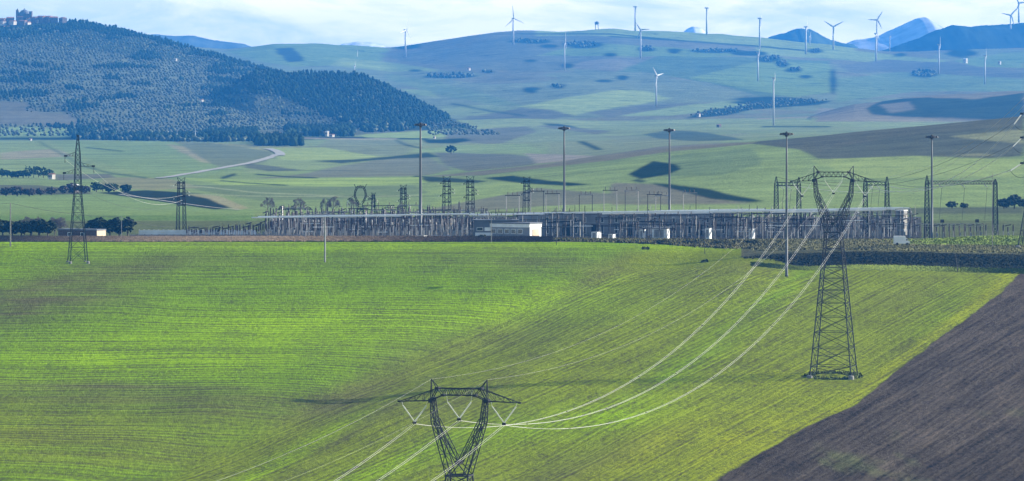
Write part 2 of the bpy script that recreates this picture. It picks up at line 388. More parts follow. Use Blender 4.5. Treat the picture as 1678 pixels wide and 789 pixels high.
# --- valley fields
paint([(-400, 230), (20, 229), (400, 231), (640, 226), (640, 236), (300, 245), (-400, 250)], (0.10, 0.14, 0.06), 4500, 6400)
paint([(-400, 207), (120, 208), (180, 222), (120, 226), (-400, 226)], (0.13, 0.19, 0.06), 5600, 8000)
paint([(-400, 226), (700, 224), (700, 229), (-400, 230)], WOOD, 5000, 6400, .5)
paint([(-400, 231), (80, 231), (150, 262), (230, 285), (0, 300), (-400, 300)], (0.115, 0.16, 0.055), 2900, 6300)
paint([(0, 250), (90, 244), (120, 256), (0, 262)], (0.15, 0.14, 0.085), 2900, 6300)
paint([(80, 231), (285, 231), (400, 278), (280, 300), (230, 285), (150, 262)], (0.10, 0.15, 0.05), 2900, 6300)
paint([(285, 231), (380, 236), (455, 250), (430, 268), (365, 276), (330, 262)], (0.075, 0.09, 0.05), 3500, 6300)
paint([(270, 236), (300, 240), (345, 268), (330, 266)], (0.17, 0.16, 0.09), 3500, 6300)
paint([(340, 234), (460, 240), (560, 246), (560, 262), (470, 252)], (0.14, 0.15, 0.07), 3500, 6300)
paint([(440, 243), (560, 242), (620, 257), (560, 262), (460, 262)], (0.16, 0.21, 0.06), 3500, 6300)
paint([(540, 228), (650, 228), (680, 240), (660, 256), (610, 255), (520, 240)], (0.10, 0.12, 0.065), 3500, 6300)
paint([(590, 221), (720, 213), (760, 210), (790, 222), (700, 227), (600, 226)], (0.15, 0.21, 0.06), 4500, 7000)
paint([(730, 215), (900, 205), (1000, 215), (940, 228), (800, 236), (730, 232)], (0.072, 0.074, 0.06), 4500, 7000)
paint([(690, 229), (760, 227), (775, 230), (740, 236), (700, 235)], WOOD, 4500, 7000)
paint([(670, 247), (760, 238), (860, 236), (900, 252), (740, 252)], (0.12, 0.17, 0.06), 3800, 7000)
paint([(710, 250), (840, 254), (900, 262), (860, 276), (780, 285), (730, 272)], (0.064, 0.064, 0.055), 3300, 6000)
paint([(500, 285), (600, 262), (700, 256), (740, 278), (700, 288), (420, 293)], (0.085, 0.09, 0.065), 3000, 5600)
paint([(440, 262), (560, 262), (660, 256), (560, 272), (480, 282), (400, 284)], (0.12, 0.16, 0.06), 3000, 5600)
paint([(510, 264), (580, 262), (660, 255), (700, 250), (720, 258), (650, 260), (560, 268)], SCRUB, 3000, 5600, .6)
paint([(400, 268), (440, 272), (500, 280), (440, 281), (400, 276)], (0.055, 0.058, 0.045), 3000, 5600)
paint([(900, 228), (1000, 222), (1100, 226), (1230, 218), (1160, 240), (1000, 262), (860, 275), (900, 258)], (0.11, 0.13, 0.065), 3300, 7000)
paint([(860, 252), (930, 254), (990, 256), (960, 262), (880, 268)], (0.16, 0.14, 0.12), 3300, 7000)
paint([(1050, 220), (1100, 214), (1140, 215), (1220, 229), (1150, 232), (1080, 228)], (0.035, 0.05, 0.035), 3600, 7000)
paint([(930, 226), (950, 228), (990, 246), (975, 246)], SCRUB, 3600, 7000, .3)
paint([(870, 198), (900, 199), (950, 210), (900, 206)], SCRUB, 5600, 7000, .3)
paint([(850, 202), (900, 210), (990, 222), (1020, 240), (900, 246), (820, 236), (880, 216)], (0.11, 0.14, 0.065), 5000, 7000)
paint([(790, 288), (900, 275), (1000, 263), (1100, 248), (1240, 236), (1260, 232), (1100, 238), (1000, 252), (900, 268), (700, 290)], (0.085, 0.072, 0.055), 2700, 4200)
paint([(700, 300), (800, 290), (960, 271), (1100, 252), (1230, 236), (1310, 240), (1330, 262), (1400, 268), (1678, 262), (1678, 345), (1000, 350), (880, 340), (700, 340)], (0.12, 0.17, 0.05), 1950, 3600)
paint([(1230, 236), (1310, 205), (1678, 182), (1678, 256), (1500, 268), (1340, 260), (1310, 246)], (0.046, 0.043, 0.040), 2300, 3900)
paint([(1260, 238), (1400, 213), (1678, 186), (1678, 205), (1460, 225), (1340, 250)], (0.058, 0.050, 0.044), 2500, 3900)
paint([(1555, 224), (1678, 212), (1678, 236), (1640, 233)], (0.15, 0.155, 0.075), 2300, 3900, .4)
paint([(1565, 255), (1600, 252), (1640, 254), (1600, 257)], (0.15, 0.15, 0.075), 2300, 3900, .4)
paint([(1330, 262), (1500, 256), (1678, 262), (1678, 290), (1400, 292)], (0.15, 0.20, 0.055), 2000, 3600)
paint([(1100, 255), (1230, 244), (1250, 268), (1180, 288), (1060, 290)], (0.085, 0.125, 0.045), 2300, 3600)
paint([(1028, 286), (1070, 264), (1108, 270), (1116, 277), (1095, 286), (1048, 294)], (0.014, 0.024, 0.012), 2000, 3600, .5, .05)
paint([(1032, 296), (1046, 294), (1062, 298), (1048, 300)], SCRUB, 2000, 3600, .3)
paint([(1066, 300), (1100, 302), (1160, 310), (1200, 320), (1255, 330), (1230, 332), (1160, 326), (1100, 312)], (0.016, 0.026, 0.013), 2000, 3600, .5, .1)
paint([(1000, 300), (1070, 302), (1160, 326), (1240, 334), (1000, 336)], (0.09, 0.08, 0.062), 2000, 3600)
paint([(790, 292), (840, 288), (900, 296), (970, 303), (930, 305), (860, 301)], (0.016, 0.026, 0.013), 2000, 3600, .5, .1)
paint([(690, 347), (760, 332), (880, 308), (1000, 318), (1090, 330), (900, 338), (780, 347)], (0.078, 0.076, 0.058), 2000, 3600)
paint([(665, 296), (680, 288), (740, 292), (800, 297), (780, 300), (700, 298)], SCRUB, 2000, 3600, .3)
paint([(290, 292), (420, 296), (560, 292), (690, 290), (700, 300), (560, 306), (360, 302)], (0.15, 0.215, 0.05), 2400, 3600)
paint([(300, 302), (460, 308), (680, 304), (700, 316), (620, 328), (430, 330), (330, 314)], (0.07, 0.10, 0.04), 2300, 3400)
paint([(400, 330), (560, 326), (720, 318), (700, 350), (420, 350)], (0.10, 0.145, 0.05), 1950, 3000)
paint([(-400, 322), (150, 318), (260, 326), (420, 345), (420, 362), (-400, 362)], (0.095, 0.15, 0.045), 1850, 2700)
paint([(160, 316), (240, 312), (330, 318), (385, 340), (350, 344), (260, 330)], (0.018, 0.026, 0.015), 2000, 3400, .5, .1)
paint([(300, 318), (360, 322), (405, 342), (385, 345), (340, 326)], (0.17, 0.16, 0.09), 1900, 3400)
paint([(90, 286), (180, 286), (190, 292), (90, 296)], (0.06, 0.055, 0.05), 2600, 3600, .3)
paint([(-400, 302), (60, 304), (140, 312), (150, 318), (-400, 326)], (0.05, 0.045, 0.035), 2000, 3400)
paint([(170, 290), (280, 294), (330, 308), (250, 312), (160, 306)], (0.12, 0.12, 0.06), 2300, 3400)
paint([(1300, 345), (1678, 338), (1678, 352), (1300, 352)], (0.045, 0.05, 0.035), 1850, 2300)
# thin tracks and ditches, each a real strip of bare ground or scrub
def track(pts, w, col, d0=1900, d1=7000):
    for (x1, y1), (x2, y2) in zip(pts[:-1], pts[1:]):
        m = (D >= d0) & (D <= d1) & (PX > min(x1, x2) - w - 1) & (PX < max(x1, x2) + w + 1) & (ROW > min(y1, y2) - w - 1) & (ROW < max(y1, y2) + w + 1)
        ii = np.nonzero(m); px = PX[ii] + wob_x[ii] * 0.3; ry = ROW[ii]; L2 = (x2 - x1) ** 2 + (y2 - y1) ** 2
        t = np.clip(((px - x1) * (x2 - x1) + (ry - y1) * (y2 - y1)) / L2, 0, 1)
        d = np.hypot(px - x1 - t * (x2 - x1), ry - y1 - t * (y2 - y1)); ok = d < w
        C[(ii[0][ok], ii[1][ok])] = col
track([(65, 233), (100, 252), (135, 272), (180, 284), (240, 292)], 1.4, (0.045, 0.07, 0.03))
track([(140, 242), (200, 248)], .8, SCRUB); track([(360, 296), (400, 300), (470, 304)], 0.8, SCRUB)
track([(280, 305), (330, 306), (420, 316), (560, 322)], .9, (0.16, 0.19, 0.11)); track([(300, 318), (430, 322), (600, 323), (690, 320)], .8, (0.15, 0.18, 0.10))
track([(420, 286), (470, 290), (520, 292)], 1, SCRUB); track([(365, 292), (385, 286)], 2, SCRUB)
track([(645, 228), (665, 238), (690, 243)], 1.2, SCRUB); track([(480, 226), (560, 228), (650, 228)], 1, (0.2, 0.18, 0.14))
track([(740, 170), (800, 182), (860, 190)], 1.2, SCRUB, 6000, 9000); track([(1240, 195), (1340, 192)], 1, LBROWN, 6000, 9000)
track([(1000, 60), (1100, 66), (1240, 76), (1330, 84)], 1.2, SCRUB, 7000, 12800); track([(850, 56), (1000, 56), (1150, 70)], 1, SCRUB, 7000, 12800)
track([(1250, 208), (1360, 208)], 1, SCRUB, 5000, 7500)
# --- near fields, colours by where the crop stands thin or thick, with slope light and shade put in
near = (D < 1645)
CA = np.array((0.112, 0.192, 0.006)); CB = np.array((0.180, 0.290, 0.005)); CT = np.array((0.128, 0.158, 0.016)); CS = np.array((0.086, 0.083, 0.032)); CY = np.array((0.195, 0.220, 0.012))
nc = np.zeros(C.shape); nc[:] = CA
_rt = sstep(-40, 60, PX - np.interp(ROW, [400, 420, 789, 900], [1050, 1000, 260, 40]))
STRK = np.where(_rt > .5, fbm((X - .306 * D) / 2.2, D / 70, 4, 15), fbm(X / 55, D / 3.4, 4, 16))
def nb(cx, cy, rx, ry, col, a, rot=0.0):
    dx = PX - cx; dy = ROW - cy; c, s = math.cos(R(rot)), math.sin(R(rot))
    e = ((dx * c + dy * s) / rx) ** 2 + ((-dx * s + dy * c) / ry) ** 2
    k = (np.exp(-e) * a * (0.8 + 0.4 * fbm(X / 14, D / 30, 3, int(cx) % 50) + 0.55 * STRK))[..., None]; k = np.clip(k, 0, 1)
    nc[:] = nc * (1 - k) + col * k
foldx = np.interp(ROW, [400, 420, 789, 900], [1050, 1000, 260, 40])     # right part leans up the slope, its differing light painted as tone
rt = sstep(-40, 60, PX + fbm(X / 9, D / 20, 3, 8) * 25 - foldx)[..., None]
nc = nc * (1 - rt) + (CA * 0.15 + CT * 0.65 + CY * 0.2) * rt
nb(600, 530, 420, 34, CB, .95, -3); nb(250, 590, 330, 34, CB, .85, -3); nb(900, 495, 150, 26, CB, .8, -12); nb(120, 400, 500, 9, CB, .8); nb(800, 404, 700, 8, CB, .7, 0)
nb(820, 550, 230, 30, CS, .45, -8); nb(900, 430, 180, 22, CS, .5, 5); nb(450, 430, 330, 14, CS, .38); nb(60, 495, 200, 42, CS, .95, -14); nb(230, 440, 160, 14, CS, .45, -12)
nb(300, 660, 420, 26, CS, .9, 2); nb(0, 700, 300, 60, CT, .9, 0); nb(200, 720, 420, 60, CT, .6, 0); nb(560, 655, 90, 24, CS, .75, -20); nb(250, 740, 330, 34, CT, .6, 0); nb(640, 620, 70, 40, CS, .5, -30)
nb(1240, 430, 210, 20, CS, .45, -14); nb(960, 470, 90, 14, CS, .5, -38); nb(1130, 505, 110, 18, CT, .6, -36); nb(1230, 520, 70, 8, CS, .7, -40)
nb(1130, 590, 120, 26, CA, .7, -32); nb(1290, 470, 100, 16, CA, .7, -38); nb(960, 690, 150, 26, CB, .9, -8); nb(730, 735, 160, 28, CA, .75, -18); nb(620, 770, 130, 14, CB, .6, -22)
nb(1250, 690, 190, 40, CY, .85, -32); nb(1050, 740, 150, 30, CY, .7, -28); nb(930, 770, 130, 18, CS, .5, -20); nb(1480, 480, 140, 26, CS, .28, -20); nb(1440, 560, 120, 34, CT, .45, -35); nb(1540, 520, 60, 30, CA, .4, -40)
nb(250, 634, 300, 3.0, CS, .9, .6); nb(60, 470, 120, 8, CS, .6, -14); nb(500, 735, 150, 14, CB, .55, -30); nb(420, 775, 120, 10, CB, .5, -28)
nb(590, 700, 160, 10, CS, .6, -33); nb(800, 640, 110, 20, CS, .35, -35)
edge = np.interp(ROW, [436, 450, 480, 540, 600, 665, 700, 789, 860], [1690, 1672, 1640, 1560, 1480, 1400, 1320, 1172, 1050])
de = edge - PX + fbm(X / 4, D / 12, 3, 61) * 5
yb = (np.exp(-((de - 16) / 16) ** 2) * .8)[..., None]; nc = nc * (1 - yb) + CY * yb
plo = sstep(-3, 1, -de)[..., None] * (D < 1556)[..., None]
PL = np.array((0.062, 0.049, 0.036)); plc = PL * (1 + .35 * fbm(X / 12, D / 60, 4, 63))[..., None]
gp = (sstep(.25, .6, fbm(X / 10 + 3, D / 40, 3, 64)) * sstep(1300, 1160, D) * .45)[..., None]; plc = plc * (1 - gp) + np.array((0.10, 0.12, 0.04)) * gp
nc = nc * (1 - plo) + plc * plo
# verge, bank and yard
VERGE = np.array((0.10, 0.085, 0.055))
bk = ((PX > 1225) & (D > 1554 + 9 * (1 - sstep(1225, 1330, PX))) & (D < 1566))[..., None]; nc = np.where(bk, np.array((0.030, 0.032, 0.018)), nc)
tp = ((PX > 1215) & (D >= 1568) & (D <= 1650))[..., None]
tpc = np.array((0.085, 0.085, 0.045)) * (1 + .4 * fbm(X / 5, D / 8, 3, 66))[..., None]; gm = sstep(1440, 1540, PX)[..., None] * (D > 1590)[..., None]
tpc = tpc * (1 - gm) + np.array((0.11, 0.14, 0.035)) * gm; nc = np.where(tp, tpc, nc)
vg = ((PX <= 1215) & (D > 1628 - 20 * sstep(1000, 1215, PX)))[..., None]; nc = np.where(vg, VERGE * (1 + .35 * fbm(X / 4, D / 6, 3, 67))[..., None], nc)
C = np.where(near[..., None], nc, C)
yard = ((D >= 1645) & (D < np.interp(PX, [225, 300, 430, 460], [1662, 1690, 1700, 1950])) & (PX > 225) & (PX < 1510))[..., None]
C = np.where(yard, np.array((0.052, 0.052, 0.050)) * (1 + .3 * fbm(X / 10, D / 10, 3, 68))[..., None], C)
yo = ((D >= 1645) & (D < 1900))[..., None] & ~yard
C = np.where(yo, np.array((0.085, 0.10, 0.045)), C)
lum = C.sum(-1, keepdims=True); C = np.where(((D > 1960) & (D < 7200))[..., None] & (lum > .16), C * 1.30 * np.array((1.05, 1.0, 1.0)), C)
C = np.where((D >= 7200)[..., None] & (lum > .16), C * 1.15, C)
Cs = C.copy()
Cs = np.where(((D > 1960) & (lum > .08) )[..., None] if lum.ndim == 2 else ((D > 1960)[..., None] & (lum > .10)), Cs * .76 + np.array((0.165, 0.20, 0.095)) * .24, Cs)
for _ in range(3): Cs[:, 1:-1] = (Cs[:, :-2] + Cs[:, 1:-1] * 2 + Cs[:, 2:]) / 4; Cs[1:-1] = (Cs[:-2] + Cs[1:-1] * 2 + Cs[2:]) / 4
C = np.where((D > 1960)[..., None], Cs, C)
# row direction masks: r = crop rows across the slope, g = rows up the slope, b = bare soil
M = np.zeros(C.shape); M[..., 0] = (1 - rt[..., 0]) * near * (D < 1640); M[..., 1] = rt[..., 0] * near * (D < 1550) * (1 - plo[..., 0]); M[..., 2] = plo[..., 0] * near
nu, nd = len(us), len(Ds)
idx = np.arange(nd * nu).reshape(nd, nu)
fc = np.stack([idx[:-1, :-1], idx[:-1, 1:], idx[1:, 1:], idx[1:, :-1]], -1).reshape(-1, 4)
V = np.stack([X, D, Z], -1).reshape(-1, 3)
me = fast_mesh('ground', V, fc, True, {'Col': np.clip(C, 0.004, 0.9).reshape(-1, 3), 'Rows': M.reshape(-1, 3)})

gm_ = bpy.data.materials.new('farmland'); gm_.use_nodes = True; n = gm_.node_tree.nodes; l = gm_.node_tree.links; b = n['Principled BSDF']
b.inputs['Roughness'].default_value = 0.95; b.inputs['Specular IOR Level'].default_value = 0.0
va = n.new('ShaderNodeVertexColor'); va.layer_name = 'Col'; vr_ = n.new('ShaderNodeVertexColor'); vr_.layer_name = 'Rows'
sp = n.new('ShaderNodeSeparateColor'); l.new(vr_.outputs[0], sp.inputs[0])
ge = n.new('ShaderNodeNewGeometry')
def nnoise(scale_vec, rotz, detail=4, rough=0.6, dist=0.0):
    m1 = n.new('ShaderNodeMapping'); m1.vector_type = 'POINT'; m1.inputs['Rotation'].default_value = (0, 0, rotz)
    l.new(ge.outputs['Position'], m1.inputs[0])
    m2 = n.new('ShaderNodeMapping'); m2.inputs['Scale'].default_value = scale_vec; l.new(m1.outputs[0], m2.inputs[0])
    z = n.new('ShaderNodeTexNoise'); z.inputs['Scale'].default_value = 1; z.inputs['Detail'].default_value = detail; z.inputs['Roughness'].default_value = rough; z.inputs['Distortion'].default_value = dist
    l.new(m2.outputs[0], z.inputs[0]); return z.outputs[0]
def mr(a, lo, hi, i0=0.3, i1=0.7):
    q = n.new('ShaderNodeMapRange'); q.inputs[1].default_value = i0; q.inputs[2].default_value = i1; q.inputs[3].default_value = lo; q.inputs[4].default_value = hi; l.new(a, q.inputs[0]); return q.outputs[0]
def mt(op, a, b_):
    q = n.new('ShaderNodeMath'); q.operation = op
    for i, v in enumerate((a, b_)):
        if isinstance(v, (int, float)): q.inputs[i].default_value = v
        else: l.new(v, q.inputs[i])
    return q.outputs[0]
rowA = mr(nnoise((0.010, 0.42, 0), R(2), 5, .7), -1.2, 1.2)            # rows across
rowB = mr(nnoise((1.1, 0.008, 0), R(17)), -1, 1)            # rows up the slope (noise runs long along them)
rowP = mr(nnoise((0.34, 0.010, 0), R(17), 7, .75), -1, 1)
speck = mr(nnoise((0.9, 0.32, 0.5), 0, 6, .8), -1, 1)
mid = mr(nnoise((0.07, 0.035, 0), 0, 5, .6), -1, 1)
farn = mr(nnoise((0.006, 0.011, 0), R(8), 7, .68), -1, 1)
fars = mr(nnoise((0.0016, 0.028, 0), R(-6), 5, .6), -1, 1)
sy = n.new('ShaderNodeSeparateXYZ'); l.new(ge.outputs['Position'], sy.inputs[0]); fm_ = mr(sy.outputs['Y'], 0, 1, 1800, 3200)
tot = mt('ADD', mt('MULTIPLY', mt('MULTIPLY', rowA, sp.outputs[0]), 0.36), mt('MULTIPLY', mt('MULTIPLY', rowB, sp.outputs[1]), 0.34))
tot = mt('ADD', tot, mt('MULTIPLY', mt('MULTIPLY', rowP, sp.outputs[2]), 0.6))
def drill(period, rotz, dist):
    m1 = n.new('ShaderNodeMapping'); m1.inputs['Rotation'].default_value = (0, 0, rotz); l.new(ge.outputs['Position'], m1.inputs[0])
    wv = n.new('ShaderNodeTexWave'); wv.wave_type = 'BANDS'; wv.bands_direction = 'X'; wv.inputs['Scale'].default_value = 0.314 / period; wv.inputs['Distortion'].default_value = dist
    wv.inputs['Detail'].default_value = 3; wv.inputs['Detail Scale'].default_value = 1.4; l.new(m1.outputs[0], wv.inputs[0]); return mr(wv.outputs['Fac'], -1, 1, 0, 1)
dA = mt('MULTIPLY', mt('MULTIPLY', drill(4.2, R(92), 3.0), sp.outputs[0]), 0.13); dB = mt('MULTIPLY', mt('MULTIPLY', drill(1.9, R(17), 3.0), sp.outputs[1]), 0.085); dP = mt('MULTIPLY', mt('MULTIPLY', drill(2.4, R(17), 4.0), sp.outputs[2]), 0.11)
tot = mt('ADD', mt('ADD', tot, dA), mt('ADD', dB, dP))
tot = mt('ADD', tot, mt('MULTIPLY', speck, 0.5)); tot = mt('ADD', tot, mt('MULTIPLY', mid, 0.16))
tot = mt('ADD', tot, mt('MULTIPLY', mt('ADD', mt('MULTIPLY', farn, .22), mt('MULTIPLY', fars, .16)), fm_))
scr = mr(nnoise((0.014, 0.010, 0), R(20), 8, .72), 0, -.5, .56, .66)
tot = mt('ADD', tot, mt('MULTIPLY', scr, mr(sy.outputs['Y'], 0, 1, 6200, 7600)))
fac = mt('MAXIMUM', mt('ADD', tot, 1.0), 0.15)
vm = n.new('ShaderNodeVectorMath'); vm.operation = 'SCALE'; l.new(va.outputs[0], vm.inputs[0]); l.new(fac, vm.inputs['Scale'])
# where the crop is thin the soil shows: shift hue as well as value
soil = n.new('ShaderNodeMixRGB'); soil.inputs[2].default_value = (0.085, 0.072, 0.045, 1); l.new(vm.outputs[0], soil.inputs[1])
crop = mt('ADD', sp.outputs[0], sp.outputs[1]); l.new(mt('MULTIPLY', mr(tot, 0.75, 0.0, -0.75, 0.1), crop), soil.inputs[0])
l.new(soil.outputs[0], b.inputs['Base Color'])
bp = n.new('ShaderNodeBump'); bp.inputs['Strength'].default_value = 0.6; bp.inputs['Distance'].default_value = 0.5; l.new(tot, bp.inputs['Height']); l.new(bp.outputs[0], b.inputs['Normal'])
ground = link_mesh('ground', me, gm_); tag(ground, 'rolling farmland with green crop and ploughed brown fields', None, None, 'structure')

# distant hills and mountain beyond the ground's crest; the palest carry haze in their colour
def hill(name, D0, depth, prof, col, seed, label, base=-60, noise=6):
    x0, x1 = prof[0][0], prof[-1][0]
    pxs = np.arange(x0, x1 + .1, 2.0); ts = np.linspace(0, 1, 60)
    A, T = np.meshgrid(pxs, ts); sr = np.interp(A, [p[0] for p in prof], [p[1] for p in prof])
    Dd = D0 - depth + T * depth * 2
    zc = -(sr - HZ) * D0 / F
    s = np.sin(T * np.pi) ** 0.8
    z = base + (zc - base) * s + fbm(A / 26 + seed, Dd / 420, 5, seed) * noise * s
    V = np.stack([(A - CX) / F * D0, Dd, z], -1).reshape(-1, 3); id_ = np.arange(A.size).reshape(A.shape)
    f_ = np.stack([id_[:-1, :-1], id_[:-1, 1:], id_[1:, 1:], id_[1:, :-1]], -1).reshape(-1, 4)
    cc = np.array(col)[None] * (1 + .4 * fbm(A / 10, Dd / 300, 4, seed + 3)).reshape(-1, 1)
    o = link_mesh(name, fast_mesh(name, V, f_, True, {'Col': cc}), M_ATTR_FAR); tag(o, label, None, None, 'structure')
M_ATTR_FAR = attr_mat('distant_land', 0.3, 0.01)
hill('hills', 14600, 1200, [(1370, 120), (1420, 90), (1470, 74), (1500, 64), (1530, 53), (1560, 43), (1600, 43), (1640, 40), (1678, 37), (1800, 33), (2100, 45), (2400, 120)], (0.03, 0.045, 0.03), 3, 'dark wooded ridge on the right skyline')
hill('hills', 15800, 900, [(1225, 120), (1250, 70), (1262, 61), (1285, 53), (1305, 48), (1325, 50), (1340, 56), (1360, 66), (1395, 74), (1440, 110)], (0.05, 0.075, 0.05), 4, 'small blue hill behind the wind turbines', noise=10)
hill('mountain', 20000, 1500, [(1330, 120), (1365, 78), (1400, 67), (1440, 60), (1470, 45), (1500, 31), (1512, 29), (1530, 38), (1560, 58), (1620, 90), (1660, 120)], (0.42, 0.42, 0.42), 5, 'pale pointed mountain peak on the horizon', noise=6)  # peak's haze paleness is put into its base colour
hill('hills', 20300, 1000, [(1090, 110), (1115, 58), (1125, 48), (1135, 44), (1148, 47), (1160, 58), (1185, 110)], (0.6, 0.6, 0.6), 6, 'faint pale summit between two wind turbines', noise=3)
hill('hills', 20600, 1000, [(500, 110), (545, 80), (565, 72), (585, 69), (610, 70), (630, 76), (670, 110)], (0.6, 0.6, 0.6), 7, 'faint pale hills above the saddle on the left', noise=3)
hill('hills', 16500, 900, [(-300, 110), (-100, 60), (0, 40), (60, 50), (240, 58), (290, 59), (320, 60), (350, 66), (400, 72), (430, 84), (470, 110)], (0.07, 0.09, 0.08), 8, 'blue ridge behind the wooded hill', noise=6)

# haze
hz = MB(); hz.box((0, 10900, (320 - 140) / 2), (17000, 23000, 460))
hm = bpy.data.materials.new('haze_air'); hm.use_nodes = True; hn = hm.node_tree.nodes; hn.clear()
ho = hn.new('ShaderNodeOutputMaterial'); pv = hn.new('ShaderNodeVolumePrincipled')
pv.inputs['Color'].default_value = (0.05, 0.34, 1.0, 1); pv.inputs['Density'].default_value = 4.8e-5; pv.inputs['Anisotropy'].default_value = 0.1
hm.node_tree.links.new(pv.outputs[0], ho.inputs['Volume'])
haze = hz.build('haze', hm); tag(haze, 'pale blue haze over the valley and hills', None, None, 'stuff')
# ------------------------------------------------------------------ materials for built things
STEEL = pmat('galvanised_steel', (0.030, 0.030, 0.031), 0.7, 0.0, 0.35, 0.6, spec=0.1)
STEELL = pmat('pale_galvanised_steel', (0.26, 0.26, 0.255), 0.5, 0.2, 0.2, 0.5)
WIRE = pmat('aluminium_conductor', (0.55, 0.54, 0.50), 0.45, 0.3, 0.08, 0.2, spec=0.5)
DWIRE = pmat('weathered_cable', (0.06, 0.06, 0.065), 0.6, 0.2, 0.1, 0.2)
GLASS = pmat('insulator_glass', (0.62, 0.64, 0.62), 0.25, 0.0, 0.1, 3.0, spec=0.6)
PORC = pmat('brown_porcelain', (0.045, 0.032, 0.028), 0.35, 0.0, 0.25, 2.0, spec=0.5)
CONC = pmat('concrete', (0.22, 0.21, 0.19), 0.9, 0.0, 0.25, 1.2, 0.3)
WHITE = pmat('white_paint', (0.74, 0.74, 0.72), 0.6, 0.0, 0.10, 0.5)
DARK = pmat('dark_opening', (0.02, 0.022, 0.026), 0.5, 0.0, 0.3, 1.0)
GLZ = pmat('window_glass', (0.03, 0.04, 0.05), 0.1, 0.0, 0.2, 1.0, spec=0.8)

def lattice(mb, b, t, n, rl, rb, cross=True, ring=True, rings_only_every=1):
    """four-legged lattice between quads b and t (4 points each, in order)"""
    b = [np.array(p, float) for p in b]; t = [np.array(p, float) for p in t]
    # panel heights shrink with the width
    wb = np.linalg.norm(b[1] - b[0]) + .2; wt = np.linalg.norm(t[1] - t[0]) + .2
    q = (wt / wb) ** (1.0 / max(1, n)); hs = np.array([q ** i for i in range(n)]); hs = np.concatenate([[0], np.cumsum(hs)]) / hs.sum()
    for k in range(4): mb.bar(b[k], t[k], rl)
    for j in range(n):
        lo = [b[k] + (t[k] - b[k]) * hs[j] for k in range(4)]; hi = [b[k] + (t[k] - b[k]) * hs[j + 1] for k in range(4)]
        for k in range(4):
            m = (k + 1) % 4
            if cross: mb.bar(lo[k], hi[m], rb); mb.bar(lo[m], hi[k], rb)
            elif (j + k) % 2: mb.bar(lo[k], hi[m], rb)
            else: mb.bar(lo[m], hi[k], rb)
            if ring: mb.bar(hi[k], hi[m], rb)
    return mb
def quad(cx, cy, z, wx, wy): return [(cx - wx/2, cy - wy/2, z), (cx + wx/2, cy - wy/2, z), (cx + wx/2, cy + wy/2, z), (cx - wx/2, cy + wy/2, z)]
def disc_string(mb, p, q, r=0.16, n=14):
    p = np.array(p, float); q = np.array(q, float); mb.bar(p, q, 0.06, 4)
    for i in range(n):
        c = p + (q - p) * ((i + .5) / n); d = (q - p) / np.linalg.norm(q - p)
        mb.bar(c - d * 0.05, c + d * 0.05, r, 8, r * 0.55)

